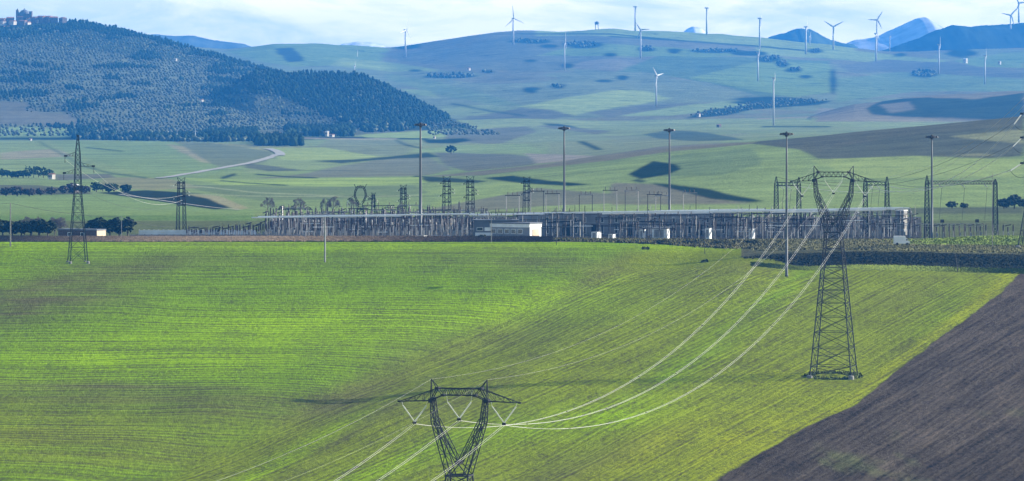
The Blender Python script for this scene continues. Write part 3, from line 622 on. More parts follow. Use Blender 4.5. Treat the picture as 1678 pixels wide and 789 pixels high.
# ------------------------------------------------------------------ delta pylons
LINE_AZ = math.atan2(90.0, 400.0)
def delta_pylon(D, px, topz, label):
    x = P(px, D); g = gz(x, D); H = topz - g                     # tip height over ground
    root = empty('electricity_pylon', (x, D, g), -LINE_AZ, label=label, cat='pylon', group='pylons of the delta crossarm power line')
    T = H
    zw = T - 16.9; ww = 3.9; bw = 10.6
    body = MB(); lattice(body, quad(0, 0, 2.6, bw - .55, bw - .55), quad(0, 0, zw, ww, ww), 11, 0.165, 0.078)
    lattice(body, quad(0, 0, 0.3, bw, bw), quad(0, 0, 2.6, bw - .55, bw - .55), 1, 0.18, 0.08)
    # inner bracing at the foot
    for s in (-1, 1): body.bar((s * bw * .46, 0, 5.2), (0, s * bw * .46, 5.2), .07); body.bar((-s * bw * .46, 0, 5.2), (0, s * bw * .46, 5.2), .07)
    body.build('tower_body', STEEL, root)
    waist = MB(); q = quad(0, 0, zw, ww + .25, ww + .25)
    for k in range(4): waist.bar(q[k], q[(k + 1) % 4], 0.17)
    waist.bar(q[0], q[2], .08); waist.bar(q[1], q[3], .08); waist.build('waist_frame', STEEL, root)
    zn = T - 14.6; node = MB(); node.box((0, 0, zn), (0.9, 3.0, 0.6))
    for s in (-1, 1):
        for y in (-1, 1):
            node.bar((s * ww / 2, y * ww / 2, zw), (0, y * 1.4, zn), .10)
    node.build('centre_node', STEEL, root)
    for s in (-1, 1):
        arm = MB(); top = np.array((s * 5.05, 0, T - 3.7)); split = np.array((s * 4.5, 0, T - 7.4))
        # outer lattice leg, from the waist corner to the outer node
        b_ = [(s * (ww / 2 + .0), -ww / 2, zw), (s * (ww / 2), ww / 2, zw), (s * (ww / 2 - .9), ww / 2, zw), (s * (ww / 2 - .9), -ww / 2, zw)]
        m_ = [(split[0] + s * .35, -1.15, split[2]), (split[0] + s * .35, 1.15, split[2]), (split[0] - s * .55, 1.15, split[2]), (split[0] - s * .55, -1.15, split[2])]
        t_ = [(top[0], -.8, top[2]), (top[0], .8, top[2]), (top[0] - s * .55, .8, top[2] + .5), (top[0] - s * .55, -.8, top[2] + .5)]
        lattice(arm, b_, m_, 6, .105, .05, cross=False); lattice(arm, m_, t_, 2, .10, .05)
        # inner leg from the split to the centre node
        i0 = [(s * .45, -1.2, zn), (s * .45, 1.2, zn), (s * .1, 1.2, zn + .5), (s * .1, -1.2, zn + .5)]
        i1 = [(split[0] - s * .1, -1.1, split[2] - .3), (split[0] - s * .1, 1.1, split[2] - .3), (split[0] - s * .7, 1.1, split[2] + .5), (split[0] - s * .7, -1.1, split[2] + .5)]
        lattice(arm, i0, i1, 5, .085, .045, cross=False)
        arm.build('side_arm', STEEL, root)
        pk = MB()
        for y in (-.8, .8): pk.bar((s * 5.05, y, T - 3.7), (s * 5.05, 0, T), .09); pk.bar((s * 3.9, y, T - 1.55), (s * 5.05, 0, T), .07)
        for f in (.3, .6): pk.bar((s * 5.05, -.8 * (1 - f), T - 3.7 + 3.7 * f), (s * 5.05, .8 * (1 - f), T - 3.7 + 3.7 * f), .04)
        pk.build('earth_wire_peak', STEEL, root)
        ca = MB(); tip = (s * 10.9, 0, T - 4.0)
        for y in (-.8, .8):
            ca.bar((s * 5.05, y, T - 3.8), tip, .10); ca.bar((s * 3.9, y, T - 1.6), tip, .085)
            for f in (.25, .5, .75):
                a = np.array((s * 5.05, y, T - 3.8)) * (1 - f) + np.array(tip) * f; c = np.array((s * 3.9, y, T - 1.6)) * (1 - f + .1) + np.array(tip) * (f - .1); ca.bar(a, c, .045)
                c2 = np.array((s * 3.9, y, T - 1.6)) * (1 - f - .1) + np.array(tip) * (f + .1); ca.bar(a, c2, .045)
        for f in (0, .25, .5, .75):
            y = .8 * (1 - f); xx = s * (5.05 + 5.85 * f); ca.bar((xx, -y, T - 3.8 - .2 * f), (xx, y, T - 3.8 - .2 * f), .045)
        ca.box(tip, (.5, .5, .3)); ca.build('crossarm', STEEL, root)
    bm_ = MB()
    for y in (-.8, .8):
        bm_.bar((-3.9, y, T - 1.6), (3.9, y, T - 1.6), .11); bm_.bar((-2.9, y, T - 2.8), (2.9, y, T - 2.8), .11)
        for s in (-1, 1): bm_.bar((s * 5.05, y, T - 3.7), (s * 3.9, y, T - 1.6), .11); bm_.bar((s * 5.05, y, T - 3.7), (s * 2.9, y, T - 2.8), .11); bm_.bar((s * 3.9, y, T - 1.6), (s * 2.9, y, T - 2.8), .07)
        xs = np.linspace(-2.9, 2.9, 6)
        for i in range(5): m = (xs[i] + xs[i + 1]) / 2; bm_.bar((xs[i], y, T - 2.8), (m, y, T - 1.6), .05); bm_.bar((m, y, T - 1.6), (xs[i + 1], y, T - 2.8), .05)
    for xx, z in ((-3.9, -1.6), (0, -1.6), (3.9, -1.6), (-2.9, -2.8), (0, -2.8), (2.9, -2.8), (-5.05, -3.7), (5.05, -3.7)): bm_.bar((xx, -.8, T + z), (xx, .8, T + z), .08)
    for s in (-1, 1): bm_.box((s * 3.9, 0, T - 1.6), (.7, 1.9, .45)); bm_.box((s * 2.9, 0, T - 2.8), (.6, 1.8, .4)); bm_.box((s * 5.05, 0, T - 3.75), (.7, 1.9, .7))
    bm_.build('bridge_beam', STEEL, root)
    ends = []
    for cx, zt in ((-8.1, T - 4.7), (0, T - 4.0), (8.1, T - 4.7)):
        low = (cx, 0, zt - 2.9)
        for s in (-1, 1):
            st = MB(); topp = (cx + s * 2.15, 0, zt); disc_string(st, topp, low); st.bar(topp, (topp[0] + s * .2, 0, zt + .9 + (1.2 if cx == 0 else 0)), .035); st.build('insulator_string', GLASS, root)
        cl = MB(); cl.box((cx, 0, zt - 3.05), (.65, .5, .4)); cl.build('clamp', STEEL, root)
        ends.append((cx, zt - 3.25))
    for sx in (-1, 1):
        for sy in (-1, 1):
            ft = MB(); ft.lathe((sx * bw / 2, sy * bw / 2, -1.0), [(.75, 0), (.75, 1.3), (.5, 1.45)], 8); ft.build('footing', CONC, root)
    ca_, sa_ = math.cos(-LINE_AZ), math.sin(-LINE_AZ)
    def wp(lx, lz): return np.array((x + lx * ca_, D + lx * sa_, g + lz))
    return root, [wp(*e) for e in ends], [wp(-5.05, T), wp(5.05, T)], x, g
DN, DF = 910.0, 1310.0
pyN, endN, pkN, xN, gN = delta_pylon(DN, 752.5, -(622 - HZ) * DN / F, 'dark lattice pylon in the foreground at the bottom edge, its foot below the frame')
pyF, endF, pkF, xF, gF = delta_pylon(DF, 1366, -(272 - HZ) * DF / F, 'tall dark lattice pylon in the green field at the right, weeds at its foot')
print('pylon', xN, gN, xF, gF, 'row base far', HZ - gF * F / DF)

def span(a, b, sag, n=40):
    t = np.linspace(0, 1, n)[:, None]; p = a[None] * (1 - t) + b[None] * t; p[:, 2] -= 4 * sag * (t * (1 - t))[:, 0]; return p
def twin(a, b, sag, label, sep=0.44, r=0.019, mat=None, group=None, n=46, spacer=True):
    p = span(np.array(a), np.array(b), sag, n); d = np.array(b) - np.array(a); s = np.cross(d, (0, 0, 1)); s /= np.linalg.norm(s)
    root = empty('power_line', tuple(a), label=label, cat='power cable', group=group)
    for k in (-1, 1):
        m = MB(); m.tube(p - np.array(a) + s * k * sep / 2, r); m.build('conductor', mat or WIRE, root)
    if spacer:
        for i in range(6, n - 5, 8):
            m = MB(); c = p[i] - np.array(a); m.bar(c - s * sep / 2, c + s * sep / 2, .07); m.build('spacer', STEEL, root)
    return root
names = ['left', 'middle', 'right']
for i in range(3):
    twin(endN[i], endF[i], 18.0, 'pale twin cable sagging over the field between the two big pylons, %s of the three' % names[i], group='twin cables between the two big pylons')
dv = np.array((-95.0, -400.0, 0.0))
for i in range(3):
    b_ = endN[i] + dv + np.array((0, 0, 4.0))
    twin(endN[i], b_, 15.0, 'pale twin cable leaving the foreground pylon towards the lower left, %s of the three' % names[i], group='twin cables leaving the foreground pylon')
def single(a, b, sag, label, r=0.035, mat=None, name='earth_wire', cat='overhead wire', group=None, n=40):
    a = np.array(a, float); m = MB(); m.tube(span(a, np.array(b, float), sag, n) - a, r, 4)
    o = m.build(name, mat or WIRE, None, tuple(a)); tag(o, label, cat, group); return o
for i in range(2):
    single(pkN[i], pkF[i], 11.0, 'thin earth wire from the %s peak of the foreground pylon to the tall field pylon' % ('left', 'right')[i], .010)
    single(pkN[i], pkN[i] + dv + np.array((0, 0, 4.0)), 11.0, 'thin earth wire going down lower left from the %s peak of the foreground pylon' % ('left', 'right')[i], (.010, .006)[i])

# weeds ring at the far pylon's foot
def weed_patch(name, pts, hgt, col, label, cat, seed=1, wid=.5, kind=None, sun=1.0, dens=1):
    """many thin upright blades/tufts around the given ground points"""
    r_ = np.random.default_rng(seed); pts = np.array(pts); n_ = len(pts)
    a = r_.uniform(0, math.pi, n_); h = hgt * r_.uniform(.4, 1.15, n_); w_ = wid * r_.uniform(.5, 1.3, n_); ln = r_.uniform(-.35, .35, (n_, 2)) * h[:, None]
    b0 = pts + np.stack([-np.cos(a) * w_ / 2, -np.sin(a) * w_ / 2, -.15 + 0 * a], 1); b1 = pts + np.stack([np.cos(a) * w_ / 2, np.sin(a) * w_ / 2, -.15 + 0 * a], 1)
    t = pts + np.stack([ln[:, 0], ln[:, 1], h], 1); m = pts + np.stack([np.sin(a) * w_ * .4, -np.cos(a) * w_ * .4, h * .45], 1)
    V = np.stack([b0, b1, t, m], 1).reshape(-1, 3); f_ = (np.arange(n_)[:, None] * 4)[:, None, :] + np.array([[0, 1, 2], [0, 1, 3], [0, 3, 2], [1, 2, 3]])[None]
    cc = np.repeat(np.array(col)[None] * r_.uniform(.55, 1.4, (n_, 1)), 4, 0)
    o = link_mesh(name, fast_mesh(name, V, f_.reshape(-1, 3), False, {'Col': cc}), M_VEG); tag(o, label, cat, None, kind); return o
M_VEG = attr_mat('foliage', 0.3, 0.8)
def gedge(n_, seed, pxs, d0s, d1s, dens=None):
    """ground points between two edges given as distances along the bearing"""
    r_ = np.random.default_rng(seed); a = r_.uniform(pxs[0], pxs[-1], n_)
    if dens is not None: a = a[r_.uniform(0, 1, n_) < np.interp(a, pxs, dens)]
    lo = np.interp(a, pxs, d0s); hi = np.interp(a, pxs, d1s); d = lo + (hi - lo) * r_.uniform(0, 1, len(a)) + r_.normal(0, 1.2, len(a)); z = height(a, d)
    return np.stack([(a - CX) / F * d, d, z], 1)
def gpts(n_, px0, px1, d0, d1, seed):
    r_ = np.random.default_rng(seed); a = r_.uniform(px0, px1, n_); d = r_.uniform(d0, d1, n_); z = height(a, d); return np.stack([(a - CX) / F * d, d, z], 1)
pp = []
for _ in range(700):
    t = random.random() * 6.283; rr = random.uniform(.55, 1.18) ** .6; px_ = xF + math.cos(t) * 6.8 * rr; py_ = DF + math.sin(t) * 6.6 * rr; pp.append((px_, py_, gz(px_, py_)))
weed_patch('weeds', pp, .6, (0.06, 0.075, 0.02), 'ring of uncut dark weeds around the foot of the tall field pylon', 'weeds', 3, .8, 'stuff')

# ------------------------------------------------------------------ left pylon (single circuit, staggered arms)
def small_pylon():
    D = dist_at(127.5, 431); x = P(127.5, D); g = gz(x, D); H = -(222 - HZ) * D / F - g
    root = empty('electricity_pylon', (x, D, g), R(14), label='slim dark lattice pylon with staggered arms at the left edge of the green field', cat='pylon')
    m = MB(); lattice(m, quad(0, 0, 0.2, 5.4, 5.4), quad(0, 0, H * .52, 2.3, 2.3), 6, .13, .06); lattice(m, quad(0, 0, H * .52, 2.3, 2.3), quad(0, 0, H * .86, 1.35, 1.35), 8, .11, .055); m.build('tower_body', STEEL, root)
    m = MB(); lattice(m, quad(0, 0, H * .86, 1.35, 1.35), quad(0, 0, H, .35, .35), 4, .10, .05); m.box((0, 0, H), (.9, .4, .2)); m.build('top_peak', STEEL, root)
    for s, hh, ln in ((-1, -(256 - HZ), 3.9), (1, -(273 - HZ), 4.9), (-1, -(284 - HZ), 4.3)):
        z = hh * D / F - g; a = MB()
        for y in (-.6, .6):
            a.bar((s * .6, y, z), (s * ln, 0, z), .08); a.bar((s * .6, y, z + 1.2), (s * ln, 0, z + .1), .06)
            for f in (.35, .65): a.bar((s * (.6 + (ln - .6) * f), y * (1 - f), z), (s * (.6 + (ln - .6) * (f - .15)), y * (1 - f), z + 1.2 * (1 - f)), .04)
        a.box((s * (ln - .2), 0, z + .05), (.9, .6, .55)); a.build('crossarm', STEEL, root)
        i_ = MB(); disc_string(i_, (s * ln, 0, z), (s * ln, 0, z - 2.1), .14, 9); i_.build('insulator_string', PORC, root)
    for sx in (-1, 1):
        for sy in (-1, 1): f_ = MB(); f_.lathe((sx * 2.7, sy * 2.7, -1.2), [(.5, 0), (.5, 1.6), (.35, 1.75)], 8); f_.build('footing', CONC, root)
    return x, D, g, H
sx_, sD, sg, sH = small_pylon()
for k, (dx, z_, r1, x1) in enumerate([(-3.8, -(262 - HZ), 338, 300), (4.8, -(279 - HZ), 345, 300), (-4.2, -(292 - HZ), 350, 300)]):
    a = np.array((sx_ + dx, sD, z_ * sD / F)); b_ = pt(x1, r1 - 18 + k, 1725)
    single(a, b_, 5.0, 'dark wire from the %s arm of the slim left pylon to the substation' % ('upper left', 'right', 'lower left')[k], .03, WIRE if k < 2 else DWIRE, 'overhead_wire')

# ------------------------------------------------------------------ tension pylon at the right edge
def edge_pylon():
    D = 1600.0; x = P(1702, D); g = gz(x, D); H = -(135 - HZ) * D / F - g
    root = empty('electricity_pylon', (x, D, g), R(-12), label='dark lattice tension pylon cut by the right edge of the picture', cat='pylon')
    m = MB(); lattice(m, quad(0, 0, 0.2, 11.5, 11.5), quad(0, 0, H * .5, 3.6, 3.6), 8, .18, .07); lattice(m, quad(0, 0, H * .5, 3.6, 3.6), quad(0, 0, H * .88, 2.0, 2.0), 7, .13, .06); lattice(m, quad(0, 0, H * .88, 2, 2), quad(0, 0, H, .4, .4), 3, .1, .05); m.build('tower_body', STEEL, root)
    tips = []
    for row in (187, 226, 268):
        z = -(row - HZ) * D / F - g
        for s in (-1, 1):
            a = MB(); ln = 5.4
            for y in (-1, 1):
                a.bar((s * 1.2, y, z), (s * ln, 0, z), .11); a.bar((s * 1.2, y, z + 1.9), (s * ln, 0, z + .1), .09)
                for f in (.3, .6): a.bar((s * (1.2 + (ln - 1.2) * f), y * (1 - f), z), (s * (1.2 + (ln - 1.2) * (f - .2)), y * (1 - f), z + 1.9 * (1 - f)), .05)
            a.box((s * (ln - .2), 0, z + .05), (1.1, .7, .6)); a.build('crossarm', STEEL, root)
            if s < 0: tips.append(pt(1702 - 5.3 * F / D * math.cos(R(12)), row, D - .9 * 0 + 1.1))
    for sx in (-1, 1):
        for sy in (-1, 1): f_ = MB(); f_.lathe((sx * 5.75, sy * 5.75, -1.2), [(.8, 0), (.8, 1.5), (.5, 1.7)], 8); f_.build('footing', CONC, root)
    return root, tips
erP, tips = edge_pylon()
rn = ['uppermost', 'middle', 'lowest']
for k, (tp, dst) in enumerate(zip(tips, [(1455, 305, 1690), (1420, 306, 1690), (1310, 306, 1690)])):
    e = pt(*dst); d = (e - tp); d /= np.linalg.norm(d)
    e1 = tp + d * 5.5 + np.array((0, 0, -1.9))
    o = MB()
    for s in (-.3, .3): disc_string(o, (0, s, 0), tuple(e1 - tp + np.array((0, s, 0))), .17, 18)
    oo = o.build('insulator_string', GLASS, None, tuple(tp)); oo.parent = erP; oo.matrix_parent_inverse = erP.matrix_world.inverted()
    oo.matrix_parent_inverse.identity()
    # store in the pylon's own frame
    import mathutils
    mw = mathutils.Matrix.Translation(erP.location) @ mathutils.Matrix.Rotation(erP.rotation_euler.z, 4, 'Z')
    oo.matrix_basis = mw.inverted() @ mathutils.Matrix.Translation(tuple(tp))
    twin(e1, e, (7.5, 6.5, 4.0)[k], 'pale twin cable from the %s arm of the right edge pylon down to the gantries' % rn[k], sep=.5, r=.042, group='twin cables from the right edge pylon')
    a = tp + np.array((1, 3, -.2)); q = pt((1309, 1272, 1418)[k], (291, 290, 291)[k], 1690)
    single(a, q, (9, 8, 5)[k], 'dark wire sloping down behind the gantries from the right pylon, %s arm' % rn[k], .045, DWIRE, 'overhead_wire')
    lp = MB(); t = np.linspace(0, 1, 14)
    pts = np.stack([(e1[0] - tp[0]) * (1 - t) + 4.0 * t, (e1[1] - tp[1]) * (1 - t) + 1.0 * t, (e1[2] - tp[2]) * (1 - t) - .6 * t - 4 * 3.0 * t * (1 - t)], 1)
    lp.tube(pts, .06, 4); l_ = lp.build('jumper_loop', DWIRE, None); l_.parent = erP; l_.matrix_basis = mw.inverted() @ mathutils.Matrix.Translation(tuple(tp))
single(pt(1700, 137, 1600), pt(1453.5, 290, 1690), 6, 'pale thin earth wire ending on the gantry peak right of the tall field pylon', .035, WIRE)
single(pt(1700, 150, 1600), pt(1519, 288, 1665), 3, 'pale thin earth wire ending on the gantry peak left of the light mast', .035, WIRE)
# ------------------------------------------------------------------ floodlight masts
def mast(px, toprow, D, label, wd):
    x = P(px, D); g = gz(x, D); H = -(toprow - HZ) * D / F - g
    root = empty('floodlight_mast', (x, D, g), 0.3 * px, label=label, cat='light mast', group='tall floodlight masts around the substation')
    m = MB(); m.lathe((0, 0, 0), [(.6 * wd, 0), (.6 * wd, .3), (.44 * wd, .35), (.38 * wd, H * .4), (.3 * wd, H * .75), (.22 * wd, H - .2)], 12); m.build('pole', POLE, root, smooth=True)
    m = MB(); rr = 1.25
    for k in range(12):
        a, b_ = k * math.pi / 6, (k + 1) * math.pi / 6
        for z in (H - .9, H - .2): m.bar((rr * math.cos(a), rr * math.sin(a), z), (rr * math.cos(b_), rr * math.sin(b_), z), .06)
        if k % 3 == 0: m.bar((0, 0, H - 1.0), (rr * math.cos(a), rr * math.sin(a), H - .9), .06); m.bar((rr * math.cos(a), rr * math.sin(a), H - .9), (rr * math.cos(a), rr * math.sin(a), H - .2), .05)
    m.lathe((0, 0, H - 1.3), [(.45, 0), (.5, 1.1), (.2, 1.5)], 8); m.build('ring_platform', DSTEEL, root)
    for k in range(8):
        a = k * math.pi / 4 + .2; f_ = MB(); c = (math.cos(a) * 1.6, math.sin(a) * 1.6, H - .55); f_.box(c, (.5, .85, .55), a)
        f_.poly([(c[0] + math.cos(a) * .25 + s * -math.sin(a) * .5, c[1] + math.sin(a) * .25 + s * math.cos(a) * .5, c[2] + z) for s, z in ((-1, .3), (1, .3))] + [(c[0] + math.cos(a) * .55 + s * -math.sin(a) * .45, c[1] + math.sin(a) * .55 + s * math.cos(a) * .45, c[2] - .25) for s in (1, -1)], [(0, 1, 2, 3)])
        f_.build('floodlight', DSTEEL, root)
POLE = pmat('mast_grey_steel', (0.085, 0.09, 0.095), 0.55, 0.0, 0.15, 0.4, spec=0.3)
DSTEEL = pmat('dark_lamp_housing', (0.035, 0.035, 0.038), 0.5, 0.2, 0.25, 1.0)
mast(689, 202, 1672, 'tallest looking floodlight mast, leftmost of the row, in front of the dense insulator rows', 1.2)
mast(924.5, 208, 1720, 'floodlight mast rising behind the grey control hall just right of the white roofed building', 1.0)
mast(1097, 211, 1780, 'floodlight mast, third from the left, rising behind the white busbar line near the dark copse', 1.0)
mast(1289, 217, dist_at(1286, 453), 'floodlight mast with its foot in the green field just left of the tall field pylon', .95)
mast(1527, 222, 1650, 'floodlight mast farthest right, beside the lattice gantry column', .95)

# ------------------------------------------------------------------ wind turbines
TW = pmat('turbine_white', (0.38, 0.39, 0.39), 0.5, 0.0, 0.06, 0.1, spec=0.4)
def turbine(hub, base, L, az, ang, label, D=None, group='wind turbines on the far hills', nblade=3, thick=1.0, dark=False):
    bx, brow = base
    if D is None: D = dist_at(bx, brow)
    k = D / F; x = P(bx, D); g = gz(x, D) if D <= 12700 else -(brow - HZ) * k
    z0 = min(g, -(brow - HZ) * k) - 1
    H = -(hub[1] - HZ) * k - z0
    root = empty('wind_turbine', (x, D, z0), R(az), label=label, cat='wind turbine', group=group)
    s = (D / 9000) * thick
    m = MB(); m.lathe((0, 0, 0), [(1.75 * s, 0), (1.5 * s, H * .4), (1.0 * s, H)], 10); m.build('tower', TW, root, smooth=True)
    m = MB(); m.box((0, 0.6 * s, H + .6 * s), (1.9 * s, 5.5 * s, 2.0 * s)); m.build('nacelle', TW, root)
    m = MB(); hy = -2.6 * s; hz_ = H + .6 * s; m.lathe((0, 0, 0), [(.9 * s, -1.2 * s), (1.2 * s, 0), (.5 * s, 1.4 * s)], 8)
    m.v = [(v[0], hy + -v[2] * .9, hz_ + v[1]) for v in m.v]; m.build('hub', TW, root)
    Lm = L * k
    for b_ in range(nblade):
        a = R(ang + b_ * 120); m = MB(); dx, dz = math.sin(a), math.cos(a); sx, sz = dz, -dx
        st = [(0, .55, .5), (.12, 1.15, .4), (.3, 1.0, .3), (.7, .6, .18), (1.0, .18, .06)]; pts = []
        for f, c, th in st:
            cxx, czz = dx * Lm * f, hz_ + dz * Lm * f
            for u_, v_ in ((-c * 1.5, 0), (0, -th), (c, 0), (0, th)): pts.append((cxx + sx * u_ * s, hy + v_ * s, czz + sz * u_ * s))
        fs = []
        for j in range(len(st) - 1):
            for q in range(4): fs.append((j * 4 + q, j * 4 + (q + 1) % 4, j * 4 + 4 + (q + 1) % 4, j * 4 + 4 + q))
        fs.append((3, 2, 1, 0)); e = (len(st) - 1) * 4; fs.append((e, e + 1, e + 2, e + 3)); m.poly(pts, fs); m.build('blade', TW, root)
    return root
T_ = turbine
T_((665, 50), (664.3, 93.7), 22, 60, 15, 'wind turbine alone above the saddle, between the wooded hill and the main ridge')
T_((841, 31), (841, 74), 22, 35, -8, 'wind turbine where the ridge starts to climb, one blade pointing straight up past the skyline')
T_((584.5, 94), (584.5, 108), 12, 70, 5, 'small pale wind turbine behind the tip of the conifer wood, the farther of the pair', D=12000, thick=.55)
T_((581, 108), (581, 121), 8, 80, 0, 'small pale wind turbine just above the conifer treetops, nearer of the pair', thick=.55)
T_((925.5, 70), (925, 116), 23, 84, 2, 'wind turbine below the ridge left of the hilltop water tower, one blade upright', thick=.8)
T_((1043, 12), (1041, 51), 12, 85, 55, 'wind turbine seen edge on at the skyline just right of the hilltop water tower')
T_((1050, 50), (1049.7, 96), 15, 10, -35, 'wind turbine on the slope with two blades raised in a V above the brown field')
T_((1075.5, 125), (1075.3, 174), 19, 55, -42, 'pale wind turbine beside the bright green field with a blade reaching up left', thick=.9)
T_((1159.5, 14), (1158, 57), 11, 84, 50, 'wind turbine edge on standing alone on the skyline right of the ridge top')
T_((1247.5, 31), (1245, 81), 12, 82, 60, 'dark looking wind turbine on the crest left of the small blue hill', thick=1.05)
T_((1243, 87), (1242, 133), 12, 83, 0, 'pale wind turbine directly below the crest turbine, at the edge of a dark copse', thick=.9)
T_((1321.8, 45), (1320.5, 89), 18, 80, 0, 'wind turbine in front of the small blue hill with a blade straight up', thick=1.1)
T_((1327, 60), (1327, 77), 9, 70, 20, 'tiny far wind turbine just right of the one before the small blue hill', D=12600, thick=.5)
T_((1366.5, 45), (1365.5, 81.5), 19, 5, -58, 'wind turbine with blades spread in a wide Y right of the small blue hill')
T_((1438.5, 33.5), (1437, 70), 17, 15, 32, 'wind turbine with a cross of blades before the pale mountain, on the crest', D=12650)
T_((1437, 56), (1435.5, 101), 16, 70, 10, 'wind turbine on the slope directly in front of the one before the pale mountain')
T_((1541, 74), (1538.5, 121), 14, 82, 0, 'pale slim wind turbine below the dark ridge, left of the small white hut', thick=.9)
T_((1616.5, 92), (1614, 138), 13, 82, 0, 'pale slim wind turbine right of the small white hut on the slope', thick=.9)
T_((1269, 129), (1267.6, 206), 11, 84, 5, 'tallest looking pale wind turbine, standing on the valley floor above the floodlight mast', thick=1.0)
T_((1657, 26), (1656, 68), 17, 15, -78, 'wind turbine in front of the dark ridge near the right edge, blades spread', D=14300)
T_((1670.5, 6), (1669.5, 37), 15, 15, -35, 'wind turbine on the skyline of the dark ridge nearest the right edge', D=14500)
T_((1458, 61), (1458, 68), 3, 30, 0, 'tiny wind turbine far off under the pale mountain', D=12680, thick=.5)
T_((290, 214), (290, 230), 6, 10, -60, 'small white wind turbine at the foot of the wooded hill, left one', thick=.55)
T_((320, 215), (320, 230), 6, 10, 0, 'small white wind turbine at the foot of the wooded hill, right one', thick=.55)
# small water tower on the ridge top
D = 12690.0; wx = P(978, D); wz = gz(wx, D)
root = empty('water_tower', (wx, D, wz - 2), 0, label='small dark water tower on two tall legs on the highest point of the ridge', cat='tower')
m = MB(); m.lathe((0, 0, 14), [(4, 0), (5.5, 3), (5, 6), (1.5, 8)], 10); m.build('tank', DSTEEL, root)
for s in (-1, 1): m = MB(); m.bar((s * 3.6, 0, 0), (s * 3.0, 0, 15), .9, 6); m.build('leg', DSTEEL, root)

# ------------------------------------------------------------------ wooden and steel poles in the fields
def pole(px, r0, r1, label, r=.16, arm=0, D=None, mat=None, lean=0, name='utility_pole', cat='utility pole', knot=True):
    D = D or dist_at(px, r1); x = P(px, D); g = gz(x, D); H = (r1 - r0) * D / F
    root = empty(name, (x, D, g), 0.2, label=label, cat=cat)
    m = MB(); m.bar((0, 0, -.5), (lean * H, 0, H), r, 8, r * .7); m.build('pole', mat or POLEW, root)
    if arm: m = MB(); m.bar((-arm / 2 + lean * H, 0, H - .3), (arm / 2 + lean * H, 0, H - .3), .07)
    if arm:
        for s in (-1, 0, 1): m.bar((s * arm * .42 + lean * H, 0, H - .3), (s * arm * .42 + lean * H, 0, H + .15), .09, 6)
        m.build('crossarm', STEEL, root)
    return np.array((x + lean * H, D, g + H))
POLEW = pmat('weathered_pole', (0.20, 0.19, 0.18), 0.8, 0, 0.3, 2)
p1 = pole(17, 333, 404, 'grey pole near the left edge of the field carrying one wire', .25)
p2 = pole(532.5, 356, 430, 'pale grey pole standing in the green field before the insulator rows', .28, mat=STEELL)
p3 = pole(805, 357, 397.5, 'thin dark pole at the field edge right of the big floodlight mast', .13)
p4 = pole(665, 358, 398, 'thin dark pole at the field edge left of the big floodlight mast', .10, mat=DSTEEL)
p5 = pole(912, 340, 402, 'thin dark pole at the field edge before the grey control hall', .10, mat=DSTEEL)
p6 = pole(1155, 382, 416, 'short dark pole with weeds at its foot on the field edge', .11, mat=DSTEEL)
p7 = pole(1570, 417, 446, 'short dark pole leaning to the left under the cut bank on the right', .12, mat=DSTEEL, lean=-.16)
p8 = pole(199, 355, 394, 'slim grey pole behind the verge between the hedge and the wall', .12, D=1640)
p9 = pole(1626, 300, 420, 'thin grey pole rising through the cut bank under the right gantry column', .10, D=1600)
p10 = pole(1061, 340, 407, 'thin dark pole in front of the white boxes of the substation', .10, D=1630, mat=DSTEEL)
single(p1 + np.array((-70, 40, 1)), p1, 2.2, 'dark wire reaching the left pole from outside the picture', .045, DWIRE, 'overhead_wire')
single(p1, pt(199, 356, 1640), 1.0, 'dark wire from the left pole past the slim pylon to the pole by the hedge', .045, DWIRE, 'overhead_wire')
single(pt(199, 356, 1640), pt(283, 372, 1700), .8, 'dark wire from the pole by the hedge to the substation wall', .035, DWIRE, 'overhead_wire')
# ------------------------------------------------------------------ substation
YZ = lambda px, D: gz(P(px, D), D)
GREYW = pmat('grey_render_wall', (0.21, 0.215, 0.225), 0.85, 0, 0.25, 0.25, stretch=(1, 1, .4))
ROOFW = pmat('white_roof_sheet', (0.66, 0.66, 0.65), 0.6, 0, 0.15, 0.3)
SLATE = pmat('grey_roof', (0.12, 0.13, 0.15), 0.8, 0, 0.2, 0.4)
TAN = pmat('tan_plaster', (0.50, 0.40, 0.29), 0.9, 0, 0.2, 0.4)
REDR = pmat('red_clay_tile', (0.26, 0.13, 0.085), 0.9, 0, 0.3, 0.6)
ALU = pmat('aluminium_busbar', (0.88, 0.87, 0.84), 0.5, 0.0, 0.08, 0.3, spec=0.5)

